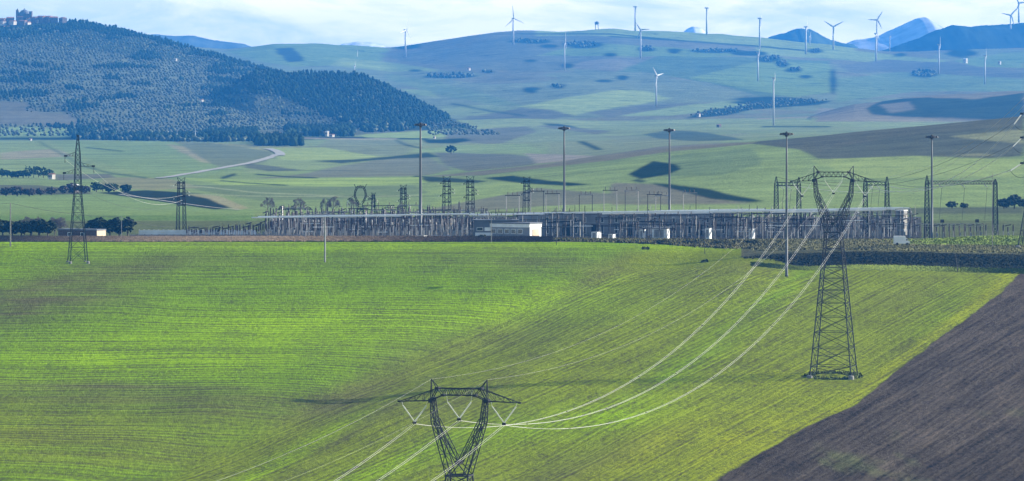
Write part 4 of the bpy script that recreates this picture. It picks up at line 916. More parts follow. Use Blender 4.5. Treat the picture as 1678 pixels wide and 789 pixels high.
# lattice anchor towers (two slim lattice columns close together)
def anchor_tower(px, top, D, w_, label, head='horns', rz=0.0):
    x = P(px, D); g = gz(x, D); H = -(top - HZ) * D / F - g; W = w_ * D / F
    root = empty('lattice_tower', (x, D, g), rz, label=label, cat='lattice tower', group='lattice anchor towers around the substation')
    if head == 'horns':
        for s in (-1, 1):
            m = MB(); cx = s * W * .30; lattice(m, quad(cx + s * W * .10, 0, 0, W * .42, 1.8), quad(cx, 0, H * .93, W * .24, .8), 12, .11, .06)
            m.bar((cx, 0, H * .93), (cx + s * .5, 0, H), .12); m.build('lattice_column', STEEL, root)
        m = MB()
        for f in (.5, .66, .8, .9): m.box((0, 0, H * f), (W * .95, 1.2, .35)); m.bar((-W * .4, 0, H * f), (W * .4, 0, H * (f + .1)), .09); m.bar((W * .4, 0, H * f), (-W * .4, 0, H * (f + .1)), .09)
        m.build('crossbeam', STEEL, root)
        for f, s in ((.86, -1), (.74, 1), (.62, -1), (.68, 1)):
            a = MB(); a.bar((s * W * .3, 0, H * f), (s * W * .8, 1.2, H * f - .1), .11); a.bar((s * W * .3, 0, H * f + 1), (s * W * .8, 1.2, H * f), .08); a.build('side_arm', STEEL, root)
            i_ = MB(); disc_string(i_, (s * W * .8, 1.2, H * f), (s * W * .8 + s * .5, 2.4, H * f - .3), .08, 6); i_.build('insulator_string', GLASS, root)
    else:
        m = MB(); zb = H * .58; lattice(m, quad(0, 0, 0, W * .95, W * .8), quad(0, 0, zb, W * .45, W * .4), 9, .13, .065); m.build('tower_body', STEEL, root)
        m = MB(); n_ = 14; rx, rz_ = W * .62, H * .17; cz = H * .80
        for y in (-.4, .4):
            for rr in (1.0, .8):
                pp = [(sx_ * rx * rr, y, cz + sz_ * rz_ * rr) for sx_, sz_ in ((-.25, -1.05), (-.62, -.7), (-.95, -.1), (-.85, .45), (-.5, .95), (.5, .95), (.85, .45), (.95, -.1), (.62, -.7), (.25, -1.05))]
                m.path(pp, .16)
            for a in np.linspace(30, 330, n_ + 1):
                m.bar((math.sin(R(a)) * rx, y, cz - math.cos(R(a)) * rz_ * 1.05), (math.sin(R(a + 10)) * rx * .8, -y, cz - math.cos(R(a + 10)) * rz_ * .84), .11)
        for s in (-1, 1): m.bar((s * rx * .7, 0, cz + rz_ * .75), (s * rx * .95, 0, H), .13); m.bar((s * W * .2, 0, zb), (s * rx * .3, 0, cz - rz_), .13)
        m.build('loop_head', STEEL, root)
        for s in (-1, 1):
            a = MB(); 
            for y in (-.5, .5): a.bar((s * rx * .95, y, cz - rz_ * .1), (s * rx * 2.0, 0, cz - rz_ * .5), .1); a.bar((s * rx * .9, y, cz - rz_ * .6), (s * rx * 2.0, 0, cz - rz_ * .55), .1)
            a.box((s * rx * 1.5, 0, cz - rz_ * .45), (1.4, .5, .3)); a.build('crossarm', STEEL, root)
            i_ = MB(); disc_string(i_, (s * rx * 1.95, 0, cz - rz_ * .6), (s * rx * 1.95, 0, cz - rz_ * 1.7), .17, 8); i_.build('insulator_string', GLASS, root)
    return np.array((x, D, g)), H
anchor_tower(297, 291, 1725, 14, 'lattice anchor tower standing alone left of the insulator rows, behind the low wall')
anchor_tower(590.5, 302, 1668, 17, 'dark lattice tower with a rounded loop head above the left insulator rows', 'loop')
anchor_tower(661, 303, 1800, 11, 'narrow lattice anchor tower just left of the biggest floodlight mast')
anchor_tower(732, 289, 1790, 14, 'lattice anchor tower right of the big floodlight mast, left of a near twin')
anchor_tower(770.5, 289, 1740, 14, 'lattice anchor tower right of a near twin, above the busbar line')
anchor_tower(863, 290, 1850, 12, 'lattice anchor tower behind the white roofed building')
anchor_tower(612, 316, 1900, 6, 'small pale lattice tower peeping out right of the loop headed tower')

def gantry(pA, pB, topA, topB, beam, D, label, wcol=9, D2=None, ext=0):
    D2 = D2 or D; A = G3(pA, D); B = G3(pB, D2)
    root = empty('lattice_gantry', tuple(A), 0, label=label, cat='gantry', group='tall lattice gantries at the right end of the yard')
    for q, tp, Dq in ((A, topA, D), (B, topB, D2)):
        o = q - A; H = -(tp - HZ) * Dq / F - q[2]; W = wcol * Dq / F; zb = -(beam - HZ) * Dq / F - q[2]
        m = MB(); lattice(m, quad(o[0], o[1], o[2], W, W), quad(o[0], o[1], o[2] + zb, W * .6, W * .6), 13, .17, .08); m.build('lattice_column', STEEL, root)
        m = MB(); lattice(m, quad(o[0], o[1], o[2] + zb, W * .6, W * .6), quad(o[0], o[1], o[2] + H, .25, .25), 3, .10, .055); m.build('peak', STEEL, root)
    za = -(beam - HZ) * D / F; zb = -(beam - HZ) * D2 / F
    a = np.array((A[0], A[1], za)) - A; b_ = np.array((B[0], B[1], zb)) - A; d = (b_ - a); Lb = np.linalg.norm(d); d /= Lb
    a = a - d * ext; b_ = b_ + d * ext * .3
    sd = np.cross(d, (0, 0, 1)); m = MB(); n_ = max(6, int(Lb / 1.1)); hh = .5
    c = [a + sd * .5 + (0, 0, -hh), a - sd * .5 + (0, 0, -hh), a - sd * .5 + (0, 0, hh), a + sd * .5 + (0, 0, hh)]; e = [q + (b_ - a) for q in c]
    for k in range(4): m.bar(c[k], e[k], .16)
    for j in range(n_):
        for k in range(4):
            p_ = c[k] + (e[k] - c[k]) * (j / n_); q_ = c[(k + 1) % 4] + (e[(k + 1) % 4] - c[(k + 1) % 4]) * ((j + 1) / n_); m.bar(p_, q_, .085)
    m.build('lattice_beam', STEEL, root)
    nst = 3
    for j in range(nst):
        p_ = a + (b_ - a) * ((j + .5) / nst)
        i_ = MB(); disc_string(i_, p_ + (0, 0, -.6), p_ + (1.5, 5.0, -1.6), .18, 10); i_.build('insulator_string', GLASS, root)
        w_ = MB(); w_.tube(np.stack([p_[0] + 1.5 + np.linspace(0, -1.0, 8), p_[1] + 5 - np.linspace(0, 1, 8) * 2, p_[2] - 1.6 - np.linspace(0, 1, 8) ** 1.0 * (zb - A[2] - 7)], 1), .05, 4); w_.build('dropper_wire', DWIRE, root)
    return root
gantry(1272, 1309, 290, 291, 302, 1690, 'lattice gantry left of the tall field pylon, beside the fourth floodlight mast', ext=0)
gantry(1418, 1453.5, 291, 290, 301, 1690, 'lattice gantry directly right of the tall field pylon', ext=0)
gantry(1519, 1631, 288, 294, 299.5, 1665, 'wide lattice gantry at the right, one column beside the last floodlight mast', D2=1680)

# long tubular busbars on tall posts: the pale band along the top of the yard
def pbus(pa, ra, Da, pb, rb, Db, r, label, n=16):
    a = pt(pa, ra, Da); b_ = pt(pb, rb, Db); m = MB(); t = np.linspace(0, 1, n)[:, None]; p = a * (1 - t) + b_ * t
    m.tube(p - a, r, 6); o = m.build('busbar', ALU, None, tuple(a)); tag(o, label, 'busbar', 'long pale tubular busbars over the yard'); return o
rb = random.Random(31)
def rowbars(px0, px1, r0, r1, Ds, rad, label, segs, jit):
    for i, D_ in enumerate(Ds):
        e = np.linspace(px0 + rb.uniform(0, 30), px1 - rb.uniform(0, 24) * (4 if jit > 2 else 1.5), segs + 1)
        for a_, b_ in zip(e[:-1], e[1:]):
            if rb.random() < .10: continue
            j = rb.uniform(-jit, jit); f = lambda p_: r0 + (r1 - r0) * (p_ - px0) / (px1 - px0) + j
            pbus(a_, f(a_), D_, b_ - rb.choice([0, 0, 3]), f(b_), D_, rad, label, 4)
rowbars(412, 1494, 356.6, 342.0, [1660 + i * 7 for i in range(6)], .22, 'pale tubular busbar in the long band running along the top of the yard', 9, 1.3)
rowbars(960, 1490, 349.0, 343.0, [1652 + i * 8 for i in range(5)], .20, 'pale busbar in the thicker right half of the long band', 5, 2.8)
for i in range(30):
    px = rb.uniform(430, 1480); D_ = 1650 + rb.uniform(0, 34); w_ = rb.uniform(12, 40); rr_ = rb.uniform(359, 384)
    o = pbus(px, rr_, D_, px + w_, rr_ - .3, D_, .10, 'short pale busbar lower down among the equipment', 3); o['group'] = 'short low busbars'
# instrument / insulator posts
def make_post(name, label, cat, grp, h, kind):
    root = empty(name, (0, 0, -500), 0, label=label, cat=cat, group=grp)
    if kind == 'post':
        m = MB(); m.bar((0, 0, -.3), (0, 0, h * .5), .16, 6); m.box((0, 0, h * .5), (.5, .5, .1)); m.build('steel_support', STEELL, root)
        m = MB(); prof = []
        for i in range(9): z = h * .5 + .1 + i * (h * .5 - .2) / 9; prof += [(.31, z), (.2, z + (h * .5 - .2) / 18)]
        m.lathe((0, 0, 0), prof, 7); m.box((0, 0, h), (.35, .35, .15)); m.build('insulator', PORC, root)
    elif kind == 'transformer':
        m = MB()
        for a, b_ in ((-.3, -.3), (.3, -.3), (.3, .3), (-.3, .3)): m.bar((a, b_, -.3), (a, b_, h * .4), .06)
        for z in (.15, .28): m.bar((-.3, -.3, h * z), (.3, -.3, h * z), .04)
        m.build('steel_support', STEELL, root)
        m = MB(); m.box((0, 0, h * .44), (.75, .75, .6)); prof = []
        for i in range(8): z = h * .5 + i * h * .35 / 8; prof += [(.36 - .01 * i, z), (.24, z + h * .35 / 16)]
        m.lathe((0, 0, 0), prof, 8); m.build('insulator', PORC, root)
        m = MB(); m.lathe((0, 0, h * .85), [(.3, 0), (.38, .15), (.38, .7), (.2, .9)], 8); m.build('head_tank', STEELL, root)
    elif kind == 'breaker':
        m = MB(); m.bar((0, 0, -.3), (0, 0, h * .42), .16, 6); m.box((.15, -.2, h * .22), (.7, .5, 1.1)); m.build('steel_support', STEELL, root)
        m = MB(); prof = []
        for i in range(8): z = h * .45 + i * h * .38 / 8; prof += [(.3, z), (.2, z + h * .38 / 16)]
        m.lathe((0, 0, 0), prof, 7); m.build('insulator', PORC, root)
        m = MB(); m.bar((-1.0, 0, h * .86), (1.0, 0, h * .96), .17, 7); m.build('interrupter', PORC, root)
    reg(root); return root
LEFT = ['ribbed dark insulator post standing in the crowded left rows of the yard', 'instrument transformer with a pale head tank, crowded among the left rows', 'circuit breaker pole with a slanted top, crowded among the left rows']
RIGHT = ['ribbed dark insulator post standing before or right of the grey control hall', 'instrument transformer with pale head tank near the grey control hall', 'circuit breaker pole with a slanted top near the grey control hall']
protos = {}
def place_post(px, D, kind, h, side, rz=0):
    key = (kind, round(h * 2) / 2, side)
    lab = (LEFT if side == 0 else RIGHT)[['post', 'transformer', 'breaker'].index(kind)]
    nm = {'post': 'insulator_post', 'transformer': 'instrument_transformer', 'breaker': 'circuit_breaker'}[kind]
    grp = {'post': 'insulator posts', 'transformer': 'instrument transformers', 'breaker': 'circuit breaker poles'}[kind] + (' in the left rows' if side == 0 else ' around the control hall')
    if key not in protos: o = make_post(nm, lab, nm.replace('_', ' '), grp, key[1], kind); protos[key] = o
    else: o = copy_tree(protos[key])
    o.location = (P(px, D), D, YZ(px, D)); o.rotation_euler.z = rz
rp = random.Random(5)
for row in range(12):
    D_ = 1655 + row * 11.5; kind = ['post', 'post', 'transformer', 'post', 'breaker', 'post'][row % 6]; h0 = [5.0, 6.5, 5.5, 7.0, 6.0, 7.5][row % 6]
    p0 = 432 + (row % 5) * 4; px = p0 + rp.uniform(0, 8)
    while px < 800:
        h = h0 + rp.choice([-1, 0, 0, .5]) + (rp.random() < .06) * 1.5
        if not (px > 778 and D_ < 1672): place_post(px, D_, kind, h, 0, rp.uniform(-.2, .2))
        px += [9, 10, 15][int(px / 7) % 3] + rp.uniform(-1, 1)
        if rp.random() < .05: px += 18
for row in range(8):
    D_ = 1650 + row * 17; kind = ['post', 'breaker', 'post', 'transformer'][row % 4]; h0 = [5.5, 6.5, 8.0, 6.0][row % 4]; px = 905 + rp.uniform(0, 14) + (110 if row < 2 else 0)
    while px < 1500:
        h = h0 + rp.choice([-1.5, 0, .5, 0])
        if D_ > 1685 and 905 < px < 1195: px += 300
        place_post(px, D_, kind, h, 1, rp.uniform(-.2, .2)); px += rp.choice([11, 13, 18, 26])
for px in np.arange(1500, 1664, 9.0): place_post(px + rp.uniform(-2, 2), 1656 + rp.choice([0, 9, 22]), rp.choice(['post', 'breaker', 'post']), 4.5, 1)
for px in np.arange(306, 446, 4.2): place_post(px + rp.uniform(-1.5, 1.5), 1662 + rp.choice([0, 10, 20]), rp.choice(['post', 'post', 'breaker']), 3.0 + max(0, (px - 350) / 90) * 2 + rp.choice([0, .5]), 0)
# steel portals between the bays
def portal(px, D, w_, h, label, bars=1):
    x = P(px, D); root = empty('busbar_portal', (x, D, YZ(px, D)), rp.uniform(-.06, .06), label=label, cat='portal', group='slim steel portals carrying busbars' + (' in the left rows' if px < 800 else ' on the right'))
    W = w_
    for s in (-1, 1): m = MB(); m.bar((s * W / 2, 0, -.3), (s * W / 2, 0, h), .12, 5); m.build('post', STEELL if rp.random() < .45 else STEEL, root)
    m = MB(); m.box((0, 0, h + .12), (W + .8, .35, .25))
    if bars > 1: m.box((0, 0, h * .62), (W - .3, .2, .2))
    m.build('beam', STEELL if rp.random() < .5 else STEEL, root)
    for k in range(3): i_ = MB(); xx = (k - 1) * W * .36; i_.lathe((xx, 0, h + .25), [(.16, 0), (.1, .3), (.16, .5), (.1, .8), (.16, 1.0)], 6); i_.build('insulator', PORC, root)
for i in range(84): px = rp.uniform(440, 1490); portal(px, rp.uniform(1662, 1790) if px < 800 else rp.uniform(1652, 1682), rp.uniform(5, 12), rp.uniform(5.0, 8.2), 'slim steel portal frame in the crowded left rows of the yard' if px < 800 else 'slim steel portal frame before or right of the grey control hall', 2)
for px in (840, 880, 905, 960, 1000, 1035, 1072, 1085, 1130): portal(px, 1800, 4.5, 11.0 + (px % 7) * .3, 'slim steel portal reaching above the long pale busbars behind the control hall', 1)
# tall thin masts
for i in range(42):
    px = rp.uniform(900, 1500); D_ = rp.uniform(1650, 1684)
    o = MB(); o.bar((0, 0, -.3), (0, 0, rp.uniform(7.5, 11)), .11, 5, .07); o = o.build('lightning_rod', STEEL if i % 3 else STEELL, None, (P(px, D_), D_, YZ(px, D_))); tag(o, 'thin upright steel rod among the equipment on the right half of the yard', 'lightning rod', 'thin rods in the right half of the yard')
for i in range(26):
    px = rp.uniform(436, 800); D_ = 1652 + rp.uniform(0, 60)
    o = MB(); o.bar((0, 0, -.3), (0, 0, 5.0 + (i % 5) * .7), .09, 5, .06); o = o.build('lightning_rod', STEELL, None, (P(px, D_), D_, YZ(px, D_))); tag(o, 'thin upright pale rod along the front edge of the left rows', 'lightning rod', 'thin rods along the left rows')
# low fenced equipment row at the far right
m = MB(); A = G3(1500, 1652); 
root = empty('busbar_rack', tuple(A), 0, label='long low pale rail on dark posts behind the wide gantry at the right', cat='rack')
B = G3(1612, 1652) - A
mm = MB(); mm.box((B[0] / 2, 0, 4.8), (abs(B[0]), .25, .25)); mm.box((B[0] / 2, 2, 4.0), (abs(B[0]), .15, .15)); mm.build('rail', STEELL, root)
for k in range(15): mm = MB(); mm.bar((B[0] * k / 14, 0, -.3), (B[0] * k / 14, 0, 4.7), .13, 5); mm.build('post', PORC, root)
for q in (1544, 1601):
    c = G3(q, 1650); r_ = empty('spotlight', (c[0], c[1], c[2]), .3, label='dark box spotlight on a post at the low rail, %s of two' % ('left' if q < 1570 else 'right'), cat='spotlight', group='box spotlights at the low rail')
    mm = MB(); mm.bar((0, 0, 0), (0, 0, 5.0), .1, 5); mm.build('post', STEEL, r_); mm = MB(); mm.box((0, 0, 5.7), (1.1, .6, .9)); mm.bar((-.6, 0, 6.2), (.6, 0, 6.25), .08); mm.build('lamp_box', DSTEEL, r_)

# ------------------------------------------------------------------ buildings
def building(name, label, cat, c, size, rz, wall, roof, roofkind='flat', over=.25, group=None):
    """c = base centre; size = x, y, height; front is -y"""
    root = empty(name, tuple(c), rz, label=label, cat=cat, group=group); sx, sy, h = size
    m = MB(); m.box((0, 0, h / 2 - .5), (sx, sy, h + 1)); m.build('wall', wall, root)
    m = MB()
    if roofkind == 'flat': m.box((0, 0, h + .22), (sx + over * 2, sy + over * 2, .42))
    else:
        rh = sy * .22; x_, y_ = sx / 2 + over, sy / 2 + over
        m.poly([(-x_, -y_, h), (x_, -y_, h), (x_, y_, h), (-x_, y_, h), (-x_, 0, h + rh), (x_, 0, h + rh), (-x_, -y_, h + .18), (x_, -y_, h + .18), (x_, y_, h + .18), (-x_, y_, h + .18)],
               [(0, 1, 2, 3), (6, 7, 5, 4), (8, 9, 4, 5), (0, 1, 7, 6), (2, 3, 9, 8), (1, 2, 8, 5, 7), (3, 0, 6, 4, 9)])
    m.build('roof', roof, root)
    return root
def opening(root, face, u_, z, w_, h, sx, sy, mat=None, name='window', frame=True):
    """face: 'f' front (-y), 'r' right (+x), 'l' left"""
    m = MB()
    if face == 'f': m.box((u_, -sy / 2 - .02, z), (w_, .08, h))
    elif face == 'r': m.box((sx / 2 + .02, u_, z), (.08, w_, h))
    else: m.box((-sx / 2 - .02, u_, z), (.08, w_, h))
    o = m.build(name, mat or GLZ, root)
    if frame:
        m = MB(); t = .12
        for du, dz, ww, hh in ((0, h / 2 + t / 2, w_ + 2 * t, t), (0, -h / 2 - t / 2, w_ + 2 * t, t), (-w_ / 2 - t / 2, 0, t, h), (w_ / 2 + t / 2, 0, t, h)):
            if face == 'f': m.box((u_ + du, -sy / 2 - .05, z + dz), (ww, .16, hh))
            elif face == 'r': m.box((sx / 2 + .05, u_ + du, z + dz), (.16, ww, hh))
            else: m.box((-sx / 2 - .05, u_ + du, z + dz), (.16, ww, hh))
        m.build('frame', WHITE, o)
    return o
# grey control hall
D_ = 1690; cA = (P(1022, D_ + 9), D_ + 9, YZ(1022, D_)); SX, SY, HH = P(1200, D_) - P(846, D_), 16, 6.9
h_ = building('control_hall', 'long grey control hall behind the tall thin rods, middle of the yard', 'building', cA, (SX, SY, HH), 0, GREYW, SLATE)
for px in (897, 912, 944, 958, 987, 1010, 1046, 1073, 1104, 1130, 1160, 1185):
    u_ = P(px, D_) - cA[0]; opening(h_, 'f', u_, 5.2, .8, 1.6, SX, SY); opening(h_, 'f', u_, 2.1, .8, 2.6, SX, SY)
for px in (928, 975, 1030, 1090, 1145): opening(h_, 'f', P(px, D_) - cA[0], 1.9, 2.4, 3.6, SX, SY, STEEL, 'door', False)
m = MB(); m.box((0, -SY / 2 - .1, 4.2), (SX, .2, .18)); m.build('ledge', STEELL, h_)
# white roofed building at the front, turned so its end wall catches the sun
rzb = R(-38); D_ = 1648
c0 = G3(838, D_ + 4); bsx, bsy, bh = 18.0, 7.0, 5.0
h_ = building('switch_house', 'low building with broad white fascia, sunlit end wall with roller shutter', 'building', c0, (bsx, bsy, bh), R(38) * -1 + R(0), GREYW, SLATE, over=.3)
h_.rotation_euler.z = R(-32)
m = MB(); m.box((0, 0, bh - .45), (bsx + .3, bsy + .3, 1.3)); m.build('fascia', WHITE, h_)
m = MB(); m.box((bsx / 2 + .02, 0, (bh - 1.2) / 2), (.16, bsy * .98, bh - 1.4)); m.build('end_wall', WHITE, h_)  # sunlit brightness of this end also put into a white facing
opening(h_, 'r', 0, 1.7, 4.0, 3.3, bsx + .3, bsy, TAN, 'roller_shutter', False)
for u_ in (-7, -4.5, -2, .5, 3, 5.5): opening(h_, 'f', u_, 2.6, 1.6, 1.2, bsx, bsy)
c1 = G3(812, 1650); h2 = building('annex_building', 'flat grey annex with bright low white plinth left of the switch house', 'building', (c1[0], c1[1] + 5, c1[2]), (14, 6, 5.8), R(0), SLATE, SLATE, over=.5)
m = MB(); m.box((0.2, -3.15, 1.1), (13.4, .25, 2.0)); m.build('plinth', ROOFW, h2)
for u_ in (-5, -2.5, 0, 2.5, 5): opening(h2, 'f', u_, 3.2, 1.8, .9, 14, 6, WHITE if u_ in (-2.5, 2.5) else GLZ)
# wall of slabs and low walls
def wall(p0, p1, D0, D1, h, mat, label, th=.25, name='wall', cat='wall'):
    a, b_ = G3(p0, D0), G3(p1, D1); n_ = 24; m = MB()
    for i in range(n_):
        p_ = a + (b_ - a) * (i / n_); q_ = a + (b_ - a) * ((i + 1) / n_); z0 = gz(p_[0], p_[1]); mid = (p_ + q_) / 2; d = q_ - p_
        m.box((mid[0] - a[0], mid[1] - a[1], z0 - a[2] + h / 2 - .3), (np.hypot(d[0], d[1]) - .03, th, h + .6), math.atan2(d[1], d[0]))
        m.box((p_[0] - a[0], p_[1] - a[1], z0 - a[2] + h / 2 - .2), (.3, th + .1, h + .7))
    o = m.build(name, mat, None, tuple(a)); tag(o, label, cat); return o
wall(213, 500, 1650, 1650, 1.5, GREYW, 'low dark grey wall along the left front of the yard')
wall(500, 900, 1647, 1645, 0.9, CONC, 'low pale concrete kerb wall before the middle insulator rows')
wall(228, 420, 1690, 1690, 1.9, ROOFW, 'long pale wall behind the short insulators at the left end of the yard')
# mesh fence along the front right
a = G3(900, 1645); root = empty('fence', tuple(a), 0, label='thin dark mesh fence along the front of the control hall', cat='fence')
m = MB(); q = [G3(px, 1645) - a for px in np.arange(900, 1216, 8)]
for p_ in q: m.bar(p_ + (0, 0, -.2), p_ + (0, 0, 2.3), .05)
m.build('posts_row', STEEL, root); m = MB()
for z in (.3, .8, 1.3, 1.8, 2.25):
    m.path([p_ + (0, 0, z) for p_ in q], .02)
m.build('mesh_wire', STEEL, root)
# white cabinets / containers
for px, D_, s_, rz, lab in ((977, 1652, (2.2, 2.4, 2.3), -.6, 'small white cabinet at the front of the control hall, left of the others'), (1003, 1654, (1.6, 2, 1.5), -.5, 'low white cabinet between two taller white ones before the hall'),
                            (1053, 1656, (1.3, 1.8, 3.0), -.5, 'tall narrow white cabinet before the hall'), (1082, 1656, (5.5, 2.4, 3.4), -.4, 'wide white container with dark louvres, biggest before the hall'),
                            (1161, 1655, (1.4, 1.8, 3.4), -.5, 'slim white cabinet at the right end of the hall'), (1232, 1655, (1.3, 1.8, 3.2), -.5, 'slim pale cabinet left of the first gantry'),
                            (720, 1652, (7, 1.6, 1.1), 0, 'long low white cable housing before the insulator rows'), (690, 1650, (3.2, 2.2, 1.2), -.5, 'low white box at the foot of the biggest floodlight mast')):
    c = G3(px, D_); r_ = empty('equipment_cabinet', tuple(c), rz, label=lab, cat='cabinet')
    m = MB(); m.box((0, 0, s_[2] / 2), s_); m.build('body', WHITE, r_); m = MB(); m.box((0, 0, s_[2] + .05), (s_[0] + .2, s_[1] + .2, .1)); m.build('roof', STEELL, r_)
    m = MB(); m.box((0, -s_[1] / 2 - .02, s_[2] * .5), (s_[0] * .6, .05, s_[2] * .75)); m.build('door', STEELL, r_)
# tall white block at the right (stacked white cladding)
c = G3(1477, 1700); r_ = empty('white_tower_building', tuple(c), -.5, label='tall white block with louvred bands behind the right end of the yard', cat='building')
m = MB(); m.box((0, 0, 4.0), (3.0, 3, 8.0)); m.build('wall', CONC, r_); m = MB()
for z in (1.6, 3.6, 5.6, 7.6): m.box((0, -1.53, z), (2.8, .1, .5)); m.box((1.53, 0, z), (.1, 2.8, .5))
m.build('louvres', GREYW, r_); m = MB(); m.box((0, 0, 8.1), (3.3, 3.3, .3)); m.build('roof', ROOFW, r_)
# van parked on the yard edge
c = G3(1477, 1596); c[2] += .35; v = empty('parked_van', tuple(c), .05, label='white box van parked on the yard edge right of the tall field pylon', cat='van')
m = MB(); m.box((-.55, 0, 1.55), (3.5, 2.0, 2.3)); m.build('cargo_box', WHITE, v)
m = MB(); m.poly([(1.2, -.95, .5), (2.5, -.95, .5), (2.5, -.95, 1.15), (2.0, -.95, 1.35), (1.6, -.9, 2.1), (1.2, -.9, 2.15), (1.2, .95, .5), (2.5, .95, .5), (2.5, .95, 1.15), (2.0, .95, 1.35), (1.6, .9, 2.1), (1.2, .9, 2.15)],
                 [(0, 1, 2, 3, 4, 5), (11, 10, 9, 8, 7, 6), (1, 7, 8, 2), (2, 8, 9, 3), (3, 9, 10, 4), (4, 10, 11, 5), (5, 11, 6, 0), (0, 6, 7, 1)]); m.build('cab', WHITE, v)
m = MB(); m.box((1.6, -.95, 1.6), (.5, .06, .5)); m.build('side_window', GLZ, v)
for sx in (-1.4, 1.7):
    for sy in (-.9, .9):
        m = MB(); m.bar((sx, sy - .12, .36), (sx, sy + .12, .36), .36, 12); m.build('wheel', DARK, v)

# brick shed by the hedge
c = G3(134, 1662); sh = building('brick_shed', 'long low dark shed with a sunlit tan end wall under the hedge', 'shed', tuple(c), (15, 5, 2.6), R(-30), pmat('dark_brick', (0.10, 0.065, 0.05), .9, 0, .3, 2), SLATE, over=.2)
m = MB(); m.box((7.55, 0, 1.3), (.2, 5.0, 2.5)); m.build('end_wall', TAN, sh)  # lit end painted: paler slab laid over the dark wall
opening(sh, 'f', -3, 1.3, 1.2, 1, 15, 5); opening(sh, 'f', 2, 1.3, 1.2, 1, 15, 5)
# ------------------------------------------------------------------ vegetation
bm = bmesh.new(); bmesh.ops.create_icosphere(bm, subdivisions=1, radius=1.0); ICO_V = np.array([v.co[:] for v in bm.verts]); ICO_F = np.array([[v.index for v in f.verts] for f in bm.faces]); bm.free()
bm = bmesh.new(); bmesh.ops.create_icosphere(bm, subdivisions=2, radius=1.0); IC2_V = np.array([v.co[:] for v in bm.verts]); IC2_F = np.array([[v.index for v in f.verts] for f in bm.faces]); bm.free()
def lumps(centers, radii, cols, seed=0, rough=.35, base=None, var=.25):
    """merged rough lumps: centres (n,3), radii (n,3)"""
    r_ = np.random.default_rng(seed); bv, bf = (ICO_V, ICO_F) if base is None else base; n_ = len(centers)
    k = 1 + rough * r_.uniform(-1, 1, (n_, len(bv), 1)); V = bv[None] * k * radii[:, None, :] + centers[:, None, :]
    Fq = bf[None] + (np.arange(n_) * len(bv))[:, None, None]
    cc = np.repeat(cols[:, None, :], len(bv), 1) * (1 + var * r_.uniform(-1, 1, (n_, len(bv), 1)))
    return V.reshape(-1, 3), Fq.reshape(-1, 3), cc.reshape(-1, 3)
M_WOOD = attr_mat('woodland', 0.35, 0.12)
def scatter_wood(name, label, cands, keep, kinds, seed, hgt=1.0):
    """cands (n,2) px,D"""
    a, d = cands[:, 0], cands[:, 1]; z = height(a, d); x = (a - CX) / F * d; r_ = np.random.default_rng(seed); n_ = len(a)
    sz = r_.uniform(.6, 1.35, n_); con = kinds                         # 1 = conifer, 0 = olive / broadleaf
    rad = np.where(con[:, None] > .5, np.stack([3.2 * sz, 3.2 * sz, 5.0 * sz], 1), np.stack([3.0 * sz, 3.0 * sz, 2.5 * sz], 1)) * hgt
    V, Fq, cc = lumps(np.stack([x, d, z + rad[:, 2] * .75], 1), rad, np.where(con[:, None] > .5, np.array((0.018, 0.030, 0.012))[None], np.array((0.080, 0.092, 0.055))[None]) * r_.uniform(.6, 1.5, (n_, 1)), seed)
    # conifers narrow towards the tip
    nv = len(ICO_V); V = V.reshape(n_, nv, 3); t = ICO_V[:, 2][None, :, None]; c = np.stack([x, d, z * 0], 1)[:, None, :]
    k = np.where(con[:, None, None] > .5, 1 - .32 * t, 1.0); V[:, :, :2] = c[:, :, :2] + (V[:, :, :2] - c[:, :, :2]) * k; V = V.reshape(-1, 3)
    o = link_mesh(name, fast_mesh(name, V, Fq, False, {'Col': cc}), M_WOOD); tag(o, label, 'woodland', None, 'stuff'); return o
def visible_grid(p0, p1, d0, d1, stepx, stepd, jit, seed):
    r_ = np.random.default_rng(seed); out = []
    d = d0
    while d < d1:
        sp = stepx / d * F; a = np.arange(p0, p1, sp); a = a + r_.uniform(-1, 1, len(a)) * sp * jit; out.append(np.stack([a, d + r_.uniform(-1, 1, len(a)) * stepd * jit], 1)); d += stepd
    return np.concatenate(out)
# wooded hill: olives in rows low down, wood on top
cg = visible_grid(-160, 800, 6180, 8640, 5.4, 10.0, .30, 1)
a, d = cg[:, 0], cg[:, 1]; rw = rowof(a, d); wr_ = np.interp(a, WX, WR)
onW = height(a, d, True)
bare = ((a < 45) & (rw > 168) & (rw < 206)) | ((a < 125) & (rw > 184) & (rw < 206) & (a < 60 + (rw - 168) * 2.2))
topz = np.clip((rw - wr_) / (200 - np.minimum(wr_, 190)), 0, 1.2); den = fbm(a / 34, rw / 9, 4, 12)
spur = (a > 380 + (rw - 110) * 1.9 - 70) & (a > 330) & (d < 7500) & (d > 6900) | ((a > 420) & (rw < 112 + (a - 420) * .36 + 26))
spur = (a > 340) & (rw < 116 + np.maximum(a - 400, 0) * .40 + 22 + 8 * den) & (d < 7800) & (rw < 214)
patch = (fbm(a / 60, rw / 7, 3, 13) > .38)
wood = (rw < wr_ + 13 + 16 * den) | spur | patch
kin = (wood & (rng.uniform(0, 1, len(a)) < .8)).astype(float)
strip = np.abs(np.sin(rw / 3.4 + a / 90.0)) < .12
keep = onW & ~bare & (wood | (den > -.75)) & ((wood) | (rng.uniform(0, 1, len(a)) < .55)) & ~((~wood) & strip)
keep &= (rw > 20) & (a > -160) & ~((a < 114) & (rw < 47 - np.maximum(a - 50, 0) * .12))
# only what the eye can meet: drop trees on ground hidden behind a crest
cg2, kin2 = cg[keep], kin[keep]
print('hill trees', len(cg2))
scatter_wood('hillside_wood', 'blue hazy hillside covered with conifer wood above and olive rows below', cg2, None, kin2, 2, .60)
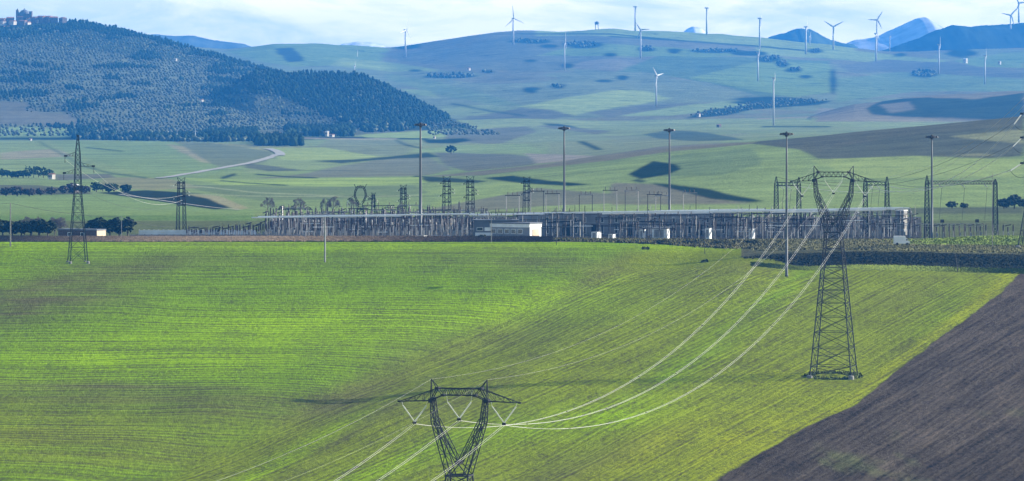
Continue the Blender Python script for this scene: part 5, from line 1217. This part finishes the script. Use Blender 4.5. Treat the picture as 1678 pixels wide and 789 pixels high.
# denser wood along the foot and valley copses
def copse(poly, d0, d1, stepx, stepd, label, seed, con=.6, hgt=1.0, name='copse'):
    xs = [p[0] for p in poly]; g = visible_grid(min(xs), max(xs), d0, d1, stepx, stepd, .45, seed); a, d = g[:, 0], g[:, 1]; rw = rowof(a, d)
    k = inpoly(a, rw, poly); g = g[k]
    if len(g) < 2: print('EMPTY', label); return
    scatter_wood(name, label, g, None, (np.random.default_rng(seed).uniform(0, 1, len(g)) < con).astype(float), seed, hgt)
copse([(120, 222), (290, 224), (420, 224), (420, 232), (330, 233), (120, 229)], 5300, 7000, 7, 16, 'dark wood along the foot of the wooded hill', 21)
copse([(330, 222), (420, 214), (425, 230), (350, 234)], 5300, 7200, 5, 14, 'darker clump of wood at the hill foot left of the farm', 22, .8)
copse([(420, 231), (490, 232), (500, 240), (420, 240)], 4700, 6200, 5, 16, 'rectangular dark plantation in the valley under the farm', 23, .9)
copse([(465, 214), (580, 210), (580, 224), (470, 224)], 5600, 7600, 6, 16, 'dark trees around the white farmhouse at the hill foot', 24, .8)
copse([(540, 190), (640, 205), (700, 205), (660, 216), (600, 218)], 6300, 7600, 7, 16, 'shaded wood at the lower end of the conifer spur', 25, .7)
copse([(700, 190), (745, 200), (790, 212), (830, 222), (760, 222), (700, 222)], 6200, 7600, 10, 26, 'scattered scrub thinning out at the foot of the conifer spur', 27, .1, .6)
copse([(1130, 190), (1160, 180), (1210, 172), (1280, 163), (1360, 163), (1340, 170), (1240, 180), (1180, 190)], 6800, 9800, 11, 34, 'dark band of trees below the far green slope on the right', 26, .0, .6)
for i, b_ in enumerate([(870, 68, 30, 3), (955, 74, 30, 5), (1060, 81, 12, 3), (1175, 84, 42, 3), (735, 125, 44, 4), (1282, 106, 10, 4), (1300, 115, 12, 3), (915, 142, 11, 3), (1335, 84, 13, 3), (1260, 97, 18, 4), (800, 118, 9, 2), (1515, 122, 20, 5)]):
    cx, cy, rx, ry = b_
    copse([(cx + rx * math.cos(t), cy + ry * math.sin(t)) for t in np.linspace(0, 6.28, 12)], 8000, 12690, 14, 45, ['low dark scrub patch on the far ridge under the hilltop', 'dark scrub clump left of the water tower slope', 'small scrub spot right of the water tower', 'long thin scrub line on the upper ridge', 'long dark thicket above the pale slope in the middle', 'upper of two dark bushes on the far right slope', 'lower of two dark bushes on the far right slope', 'dark scrub near the bright green field', 'scrub below the small blue hill', 'dark scrub beside the crest turbine pair', 'small scrub spot on the mid slope', 'dark scrub on the pale slope at the far right'][i], 30 + i, .2, 1.2, 'thicket')

def crown_mesh(w_, h, n_, seed, col, leaf=.5, cut=0.0):
    """leafy crown: clumps of small leaf lumps and loose leaf faces spread through the volume, crown base at z=0"""
    r_ = np.random.default_rng(seed); u_ = r_.normal(size=(n_, 3)); u_ /= np.linalg.norm(u_, axis=1)[:, None]; rr = r_.uniform(.35, 1, n_) ** .6
    nl = 5; lob = r_.normal(size=(nl, 3)); lob /= np.linalg.norm(lob, axis=1)[:, None]; bump = 1 + .28 * np.max(u_ @ lob.T, 1) - .16
    c = u_ * rr[:, None] * bump[:, None] * np.array((w_ / 2, w_ / 2, h / 2)); c[:, 2] += h / 2
    rad = np.stack([r_.uniform(.5, 1.1, n_) * leaf, r_.uniform(.5, 1.1, n_) * leaf, r_.uniform(.35, .8, n_) * leaf], 1)
    cols = np.array(col)[None] * r_.uniform(.55, 1.5, (n_, 1)); return lumps(c, rad, cols, seed, .55)
BARK = pmat('bark', (0.09, 0.07, 0.055), .9, 0, .3, 1.5)
def tree(px, row, wpx, hpx, label, seed, col=(0.024, 0.040, 0.014), D=None, name='tree', group=None, trunk=.18, cat='tree', n_=70, sub=0):
    D = D or dist_at(px, row); k = D / F; x = P(px, D); g = gz(x, D); W, H = wpx * k, hpx * k
    root = empty(name, (x, D, g), 0, label=label, cat=cat, group=group)
    m = MB(); m.bar((0, 0, -.4), (W * .02, 0, H * .45), W * .055, 7, W * .03)
    for s in (-1, 1, 0): m.bar((W * .01, 0, H * .3), (s * W * .22, (abs(s) - .5) * W * .2, H * .62), W * .025, 5, W * .012)
    m.build('trunk', BARK, root)
    V, Fq, cc = crown_mesh(W, H * (1 - trunk), n_, seed, col, W * .13); V[:, 2] += H * trunk
    me_ = fast_mesh('crown', V, Fq, False, {'Col': cc}); link_mesh('crown', me_, M_VEG, root); return root
rt_ = random.Random(9)
def grove(prefix, spec, group, name='tree', **kw):
    posn = ['leftmost'] + [w + ' from left' for w in ('second', 'third', 'fourth', 'fifth', 'sixth', 'seventh', 'eighth', 'ninth', 'tenth', 'eleventh')]
    for i, (px, row, w_, h) in enumerate(sorted(spec)): tree(px, row, w_, h, prefix + ', ' + (posn[i] if i < len(spec) - 1 else 'rightmost'), int(px * 7 + row), group=group, name=name, **kw)
grove('dark tree in the valley clump behind the slim left pylon', [(px, 291 + (px % 3) * .5, 13 + (px % 5), 11 + (px % 4) + (4 if 45 < px < 75 else 0)) for px in (3, 12, 20, 29, 38, 47, 55, 63, 71, 79)], 'dark valley clump behind the slim left pylon', n_=60)
grove('round dark tree in the line right of the slim left pylon', [(158, 315, 18, 16), (168, 314, 14, 13), (178, 316, 17, 15), (187, 315, 14, 14), (206, 316, 19, 13)], 'round dark trees right of the slim pylon', n_=90)
grove('dark evergreen in the hedge at the left edge of the field', [(px, 383, 26, 24 + (px * 7 % 5)) for px in (4, 20, 35, 50, 64, 78)] + [(px, 384, 25, 27 + (px * 3 % 6)) for px in (150, 165, 180, 195, 209)], 'evergreen hedge trees at the left', n_=110, col=(0.020, 0.026, 0.012), D=1690)
grove('dark bluish tree at the right edge beyond the wide gantry', [(1560, 372, 18, 12), (1580, 372, 14, 9), (1645, 386, 24, 16), (1662, 387, 26, 22), (1678, 388, 22, 17)], 'dark trees beyond the wide gantry', n_=80, D=2080, col=(0.05, 0.06, 0.04))
grove('brownish tree in the hollow behind the striped field', [(10, 322, 20, 14), (28, 322, 22, 16), (48, 322, 20, 13), (66, 321, 18, 12), (84, 320, 20, 12), (103, 319, 18, 14), (118, 318, 22, 17), (138, 318, 20, 14)], 'trees in the hollow at the left', col=(0.05, 0.042, 0.035), n_=70)
tree(43, 291, 6, 20, 'tall slim dark cypress standing above the valley clump', 77, n_=30)
tree(739, 252, 18, 12, 'dark bushy tree at the bend of the scrub line in the middle valley', 78)
# bare winter trees: twigs, not leaves
def bare_tree(px, row, wpx, hpx, label, seed, D, col=None, group='bare winter trees behind the pale busbars'):
    r_ = random.Random(seed); k = D / F; x = P(px, D); g = gz(x, D); W, H = wpx * k, hpx * k
    root = empty('bare_tree', (x, D, g), 0, label=label, cat='bare tree', group=group)
    m = MB(); tw = MB(); m.bar((0, 0, -.4), (0, 0, H * .2), H * .03, 6, H * .025)
    def br(p, d, l, r, dep):
        q = p + d * l; (m if dep < 3 else tw).bar(p, q, r, 4, r * .6)
        if dep >= 6: return
        for _ in range(3 if dep < 5 else 2):
            e = d + np.array([r_.gauss(0, .42), r_.gauss(0, .42), r_.gauss(.08, .25)]); e[0] *= 1 + .3 * (W / H > .9); e /= np.linalg.norm(e); br(q, e, l * r_.uniform(.62, .86), max(r * .62, .035), dep + 1)
    top = np.array((r_.gauss(0, .05) * W, 0, H * .62)); m.bar((0, 0, H * .2), top, H * .022, 5, H * .008)
    for q_ in range(9):
        f = .02 + .62 * q_ / 8; t_ = q_ * 2.4 + r_.uniform(0, 1); sp_ = 1.1 - f * .7
        e = np.array([math.cos(t_) * sp_ * (W / H) * 1.5, math.sin(t_) * sp_ * .8, .75]); e /= np.linalg.norm(e); br(np.array((0, 0, H * (.08 + .6 * f))), e, H * r_.uniform(.13, .17) * (1.15 - .4 * f), H * .012, 1)
    m.build('trunk', M_TWIG, root); tw.build('twigs', M_TWIG, root)
M_TWIG = pmat('bare_twigs', (0.15, 0.125, 0.12), .9, 0, .2, .5)
for i, (px, w_, h) in enumerate([(439, 20, 28), (462, 16, 12), (490, 14, 26), (476, 16, 11), (534, 22, 25), (546, 22, 27), (579, 16, 26), (505, 12, 10)]):
    bare_tree(px, 352, w_, h, 'bare purplish tree behind the pale busbars, ' + ['leftmost, standing alone', 'low one right of the leftmost', 'slim and leaning near the middle', 'low and bushy beside the slim one', 'left half of the widest pair', 'right half of the widest pair', 'just left of the loop headed tower', 'lowest, between slim one and widest pair'][i], 40 + i, 2120)
for i, px in enumerate((40, 52, 63, 90, 97)): bare_tree(px, 384, 16, 34, 'bare twiggy tree in the hedge gap left of the slim pylon, ' + ['leftmost', 'second', 'middle', 'fourth', 'rightmost'][i], 60 + i, 1700, group='bare trees in the hedge gap')

# verge, bank and field-edge growth
dry = (0.105, 0.082, 0.060)
weed_patch('verge_growth', gpts(26000, -60, 905, 1629, 1643, 5), 1.3, dry, 'strip of dry brown weeds along the far edge of the green field', 'weeds', 5, 1.0, 'stuff')
weed_patch('verge_growth', gedge(10000, 6, [860, 920, 1050, 1290], [1640, 1634, 1622, 1596], [1643, 1643, 1640, 1632], [1, 1, 1, .3]), .8, (0.06, 0.06, 0.03), 'dark weeds along the field edge before the control hall', 'weeds', 6, 1.1, 'stuff')
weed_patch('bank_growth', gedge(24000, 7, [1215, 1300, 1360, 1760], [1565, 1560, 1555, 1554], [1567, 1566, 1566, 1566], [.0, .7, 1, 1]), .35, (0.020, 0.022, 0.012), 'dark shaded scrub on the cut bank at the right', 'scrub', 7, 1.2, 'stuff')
weed_patch('verge_growth', gedge(13000, 8, [1200, 1260, 1460, 1530], [1610, 1585, 1574, 1574], [1645, 1648, 1648, 1648], [.1, 1, 1, 0]), .45, (0.085, 0.085, 0.042), 'pale dry grass above the left part of the cut bank', 'grass', 8, 1.0, 'stuff')
weed_patch('verge_growth', gedge(9000, 14, [1440, 1540, 1760], [1574, 1574, 1574], [1602, 1602, 1602], [0, 1, 1]), .4, (0.095, 0.095, 0.042), 'pale dry grass above the right part of the cut bank', 'grass', 14, 1.0, 'stuff')
weed_patch('mound_grass', gedge(13000, 15, [1440, 1560, 1760], [1606, 1602, 1602], [1648, 1648, 1648], [0, 1, 1]), .4, (0.11, 0.15, 0.03), 'green grass on the low mound below the wide gantry', 'grass', 15, .9, 'stuff')
weed_patch('field_edge_grass', gpts(5000, 1230, 1700, 1540, 1552, 9), .5, (0.09, 0.12, 0.025), 'rough green grass at the foot of the cut bank', 'grass', 9, .8, 'stuff')
def bush(px, D, w_, h, label, seed, col=(0.03, 0.032, 0.018)):
    k = D / F; c = G3(px, D); V, Fq, cc = crown_mesh(w_ * k, h * k, 60, seed, col, w_ * k * .11); V[:, 2] -= .2
    o = link_mesh('bush', fast_mesh('bush', V, Fq, False, {'Col': cc}), M_VEG, None, tuple(c)); tag(o, label, 'bush', 'bushes along the far field edge')
for i, (px, w_, h) in enumerate([(433, 14, 5), (470, 16, 4), (545, 18, 4), (625, 16, 4), (690, 14, 8), (790, 22, 9), (1055, 14, 3), (1180, 26, 6), (1130, 22, 6), (1085, 18, 7), (1235, 26, 6)]):
    bush(px, 1641 - 20 * (px > 1000), w_, h, 'dark bush at the field edge ' + ['before the left end of the insulator rows', 'just left of the pale field pole', 'just right of the pale field pole', 'between loop headed tower and thin dark pole', 'at the foot of the biggest floodlight mast', 'beside the white plinth of the annex', 'below the white cabinets', 'near the right end of the control hall', 'before the right half of the control hall', 'under the wide white container', 'at the left end of the cut bank'][i], 90 + i)
weed_patch('weeds', gpts(90, 1053, 1063, 1599, 1604, 11), .6, (0.03, 0.04, 0.015), 'small dark weed tuft in the field below the white cabinets', 'weeds', 11, .8, 'stuff')
weed_patch('weeds', gpts(80, 1150, 1160, 1563, 1568, 12), .6, (0.03, 0.04, 0.015), 'weed tuft around the short dark pole', 'weeds', 12, .8, 'stuff')

# ------------------------------------------------------------------ hilltop village and farmhouses
STONE = pmat('village_stone', (0.13, 0.11, 0.095), .9, 0, .25, .3); PLAST = pmat('village_plaster', (0.48, 0.44, 0.38), .9, 0, .15, .3)
def house(px, row, wpx, hpx, label, D=None, wall_=None, roof=None, rz=-.5, dep=.8, roofkind='gable', nwin=3, name='village_house', group='houses of the hilltop village', cat='house'):
    D = D or 8480.0; k = D / F; z = -(row - HZ) * k; W = wpx * k; g = height(px, D) if D != 8480.0 else z
    z = min(z, float(height(px, D)))if D != 8480.0 else z
    root = building(name, label, cat, (P(px, D), D, z), (W, W * dep, hpx * k), rz, wall_ or STONE, roof or REDR, roofkind, .3, group)
    for i in range(nwin):
        u_ = (-.5 + (i + .5) / nwin) * W; m = MB(); m.box((u_, -W * dep / 2 - .03, hpx * k * .6), (1.1, .1, 1.5)); m.build('window', GLZ, root)
    return root
V_ = [(4, 37, 12, 8, STONE, 'wide dark village house at the left picture edge'), (17, 36, 10, 9, STONE, 'flat dark house left of the domed church'), (5, 42, 8, 6, PLAST, 'small house with a bright white gable at the left picture edge'),
      (21, 42, 9, 6, PLAST, 'house with a bright white gable below the flat dark house'), (38, 46, 10, 10, STONE, 'tall grey block directly below the domed church'), (33, 36, 8, 10, STONE, 'stone block against the left side of the domed church'),
      (58, 36, 10, 8, STONE, 'house right of the square bell tower'), (68, 36, 12, 9, STONE, 'long village house with a high ridge, right of the bell tower'), (78, 36, 12, 9, STONE, 'broad village house in the middle of the skyline row'),
      (88, 36, 11, 8, STONE, 'last house of the continuous skyline row'), (103, 37, 10, 7, STONE, 'separate red roofed house right of the skyline row'), (44, 45, 10, 7, PLAST, 'pink and white house below the bell tower'),
      (61, 37, 5, 5, PLAST, 'tiny white house among the dark ones below the skyline row'), (12, 50, 14, 4, STONE, 'low stone house on the lower left slope of the village'), (27, 52, 9, 4, PLAST, 'low pale house on the village slope below the grey block'), (47, 35, 6, 7, PLAST, 'narrow pale house against the left side of the bell tower')]
for i, (px, row, w_, h, mt_, lab) in enumerate(V_): house(px, row, w_ * 1.1, h * 1.1, lab, wall_=mt_, rz=(-.5, .3, -.9, -.6)[i % 4], D=8480.0 - (row - 34) * 3)
k = 8490 / F; c = pt(40, 36, 8490); ch = empty('domed_church', tuple(c), -.3, label='domed church on the hilltop, highest roof of the village', cat='church')
m = MB(); m.box((0, 0, 6), (22, 16, 14)); m.build('nave', STONE, ch); m = MB(); m.lathe((0, 0, 12), [(9, 0), (8.6, 2.5), (7, 5), (4, 7), (1, 8), (.3, 10.5)], 14); m.build('dome', SLATE, ch)
m = MB(); m.box((-11, -3, 9), (4, 4, 19)); m.poly([(-13, -5, 18.5), (-9, -5, 18.5), (-9, -1, 18.5), (-13, -1, 18.5), (-11, -3, 22)], [(0, 1, 4), (1, 2, 4), (2, 3, 4), (3, 0, 4)]); m.build('turret', STONE, ch)
c = pt(50.5, 35, 8480); bt = empty('bell_tower', tuple(c), -.2, label='square bell tower right of the domed church', cat='tower')
m = MB(); m.box((0, 0, 7), (4.6, 4.6, 17)); m.build('shaft', STONE, bt); m = MB(); m.box((0, 0, 15.8), (5.2, 5.2, .7)); m.build('cornice', STONE, bt); m = MB(); m.box((0, -2.35, 12.5), (1.6, .15, 2.6)); m.box((2.35, 0, 12.5), (.15, 1.6, 2.6)); m.build('belfry_opening', DARK, bt)
Fh = [(536, 224, 5, 8, 'tall narrow white farmhouse among dark trees at the foot of the conifer spur'), (544, 225, 7, 4, 'low white outbuilding right of the tall narrow farmhouse'), (453, 223, 16, 3, 'long low pale farm shed at the foot of the wooded hill'), (426, 222, 9, 3, 'pale barn at the left end of the long low farm shed'),
      (85, 294, 9, 8, 'white fronted farmhouse at the right end of the dark valley clump'), (50, 231, 4, 3, 'tiny white house where the diagonal hedge meets the valley road'), (288, 100, 4, 3, 'small white house high in the wood'), (1145, 192, 5, 5, 'small white farmhouse beside the dark band of trees'),
      (1178, 209, 6, 4, 'small grey farm hut in the pale fields right of the middle'), (1582, 104, 6, 7, 'small bright white hut on the far right slope'), (768, 116, 5, 4, 'small white house above the long dark thicket'), (712, 228, 3, 4, 'tiny white hut behind the small dark wood in the valley'), (122, 316, 12, 12, 'grey house half hidden by the slim left pylon'),
      (330, 168, 6, 4, 'pinkish house in the olive groves'), (1638, 106, 4, 5, 'tiny pale hut near the right edge below the dark ridge'), (225, 228, 5, 2, 'tiny white house on the road at the hill foot')]
for i, (px, row, w_, h, lab) in enumerate(Fh):
    D_ = dist_at(px, row); house(px, row, w_, h, lab, D=D_, wall_=STONE if 'grey' in lab else PLAST, rz=-.75, name='farmhouse', group='small scattered farmhouses', roof=REDR if i % 3 else ROOFW, nwin=2)

# ------------------------------------------------------------------ valley road
def road(pts, wid, label, name='road'):
    L_ = []; Rr = []
    P3 = []
    for (a, b_), (c, d) in zip(pts[:-1], pts[1:]):
        for t in np.linspace(0, 1, 8, endpoint=False): P3.append(at(a + (c - a) * t, b_ + (d - b_) * t))
    P3 = np.array(P3); 
    for _ in range(3): P3[1:-1] = (P3[:-2] + 2 * P3[1:-1] + P3[2:]) / 4
    dd = np.gradient(P3, axis=0); s = np.stack([-dd[:, 1], dd[:, 0]], 1); s /= np.linalg.norm(s, axis=1)[:, None] + 1e-9
    V = []
    for p, q in zip(P3, s):
        for e in (-1, 1): x = p[0] + q[0] * wid / 2 * e; y = p[1] + q[1] * wid / 2 * e; V.append((x, y, gz(x, y) + .5))
    n_ = len(P3); Fq = np.array([(2 * i, 2 * i + 1, 2 * i + 3, 2 * i + 2) for i in range(n_ - 1)])
    o = link_mesh(name, fast_mesh(name, np.array(V), Fq, True), M_ROAD); tag(o, label, None, None, 'structure')
M_ROAD = pmat('pale_gravel_road', (0.25, 0.24, 0.21), .95, 0, .15, .1)
road([(262, 293), (290, 289), (330, 282), (370, 275), (410, 268), (440, 260), (453, 254)], 7, 'pale gravel road curving through the valley')
road([(453, 254), (460, 256), (458, 251), (450, 247), (436, 244)], 9, 'pale gravel road, the hairpin at its upper end')
road([(195, 320), (230, 325), (290, 334), (350, 342), (400, 346)], 1.7, 'thin pale farm track under the dark hollow')
road([(270, 217), (330, 214), (400, 217)], 9, 'pale track at the foot of the wooded hill', 'path')
for o in S.objects:
    if o.get('label') and len(o['label'].split()) > 16: print('LONG', len(o['label'].split()), o['label'])
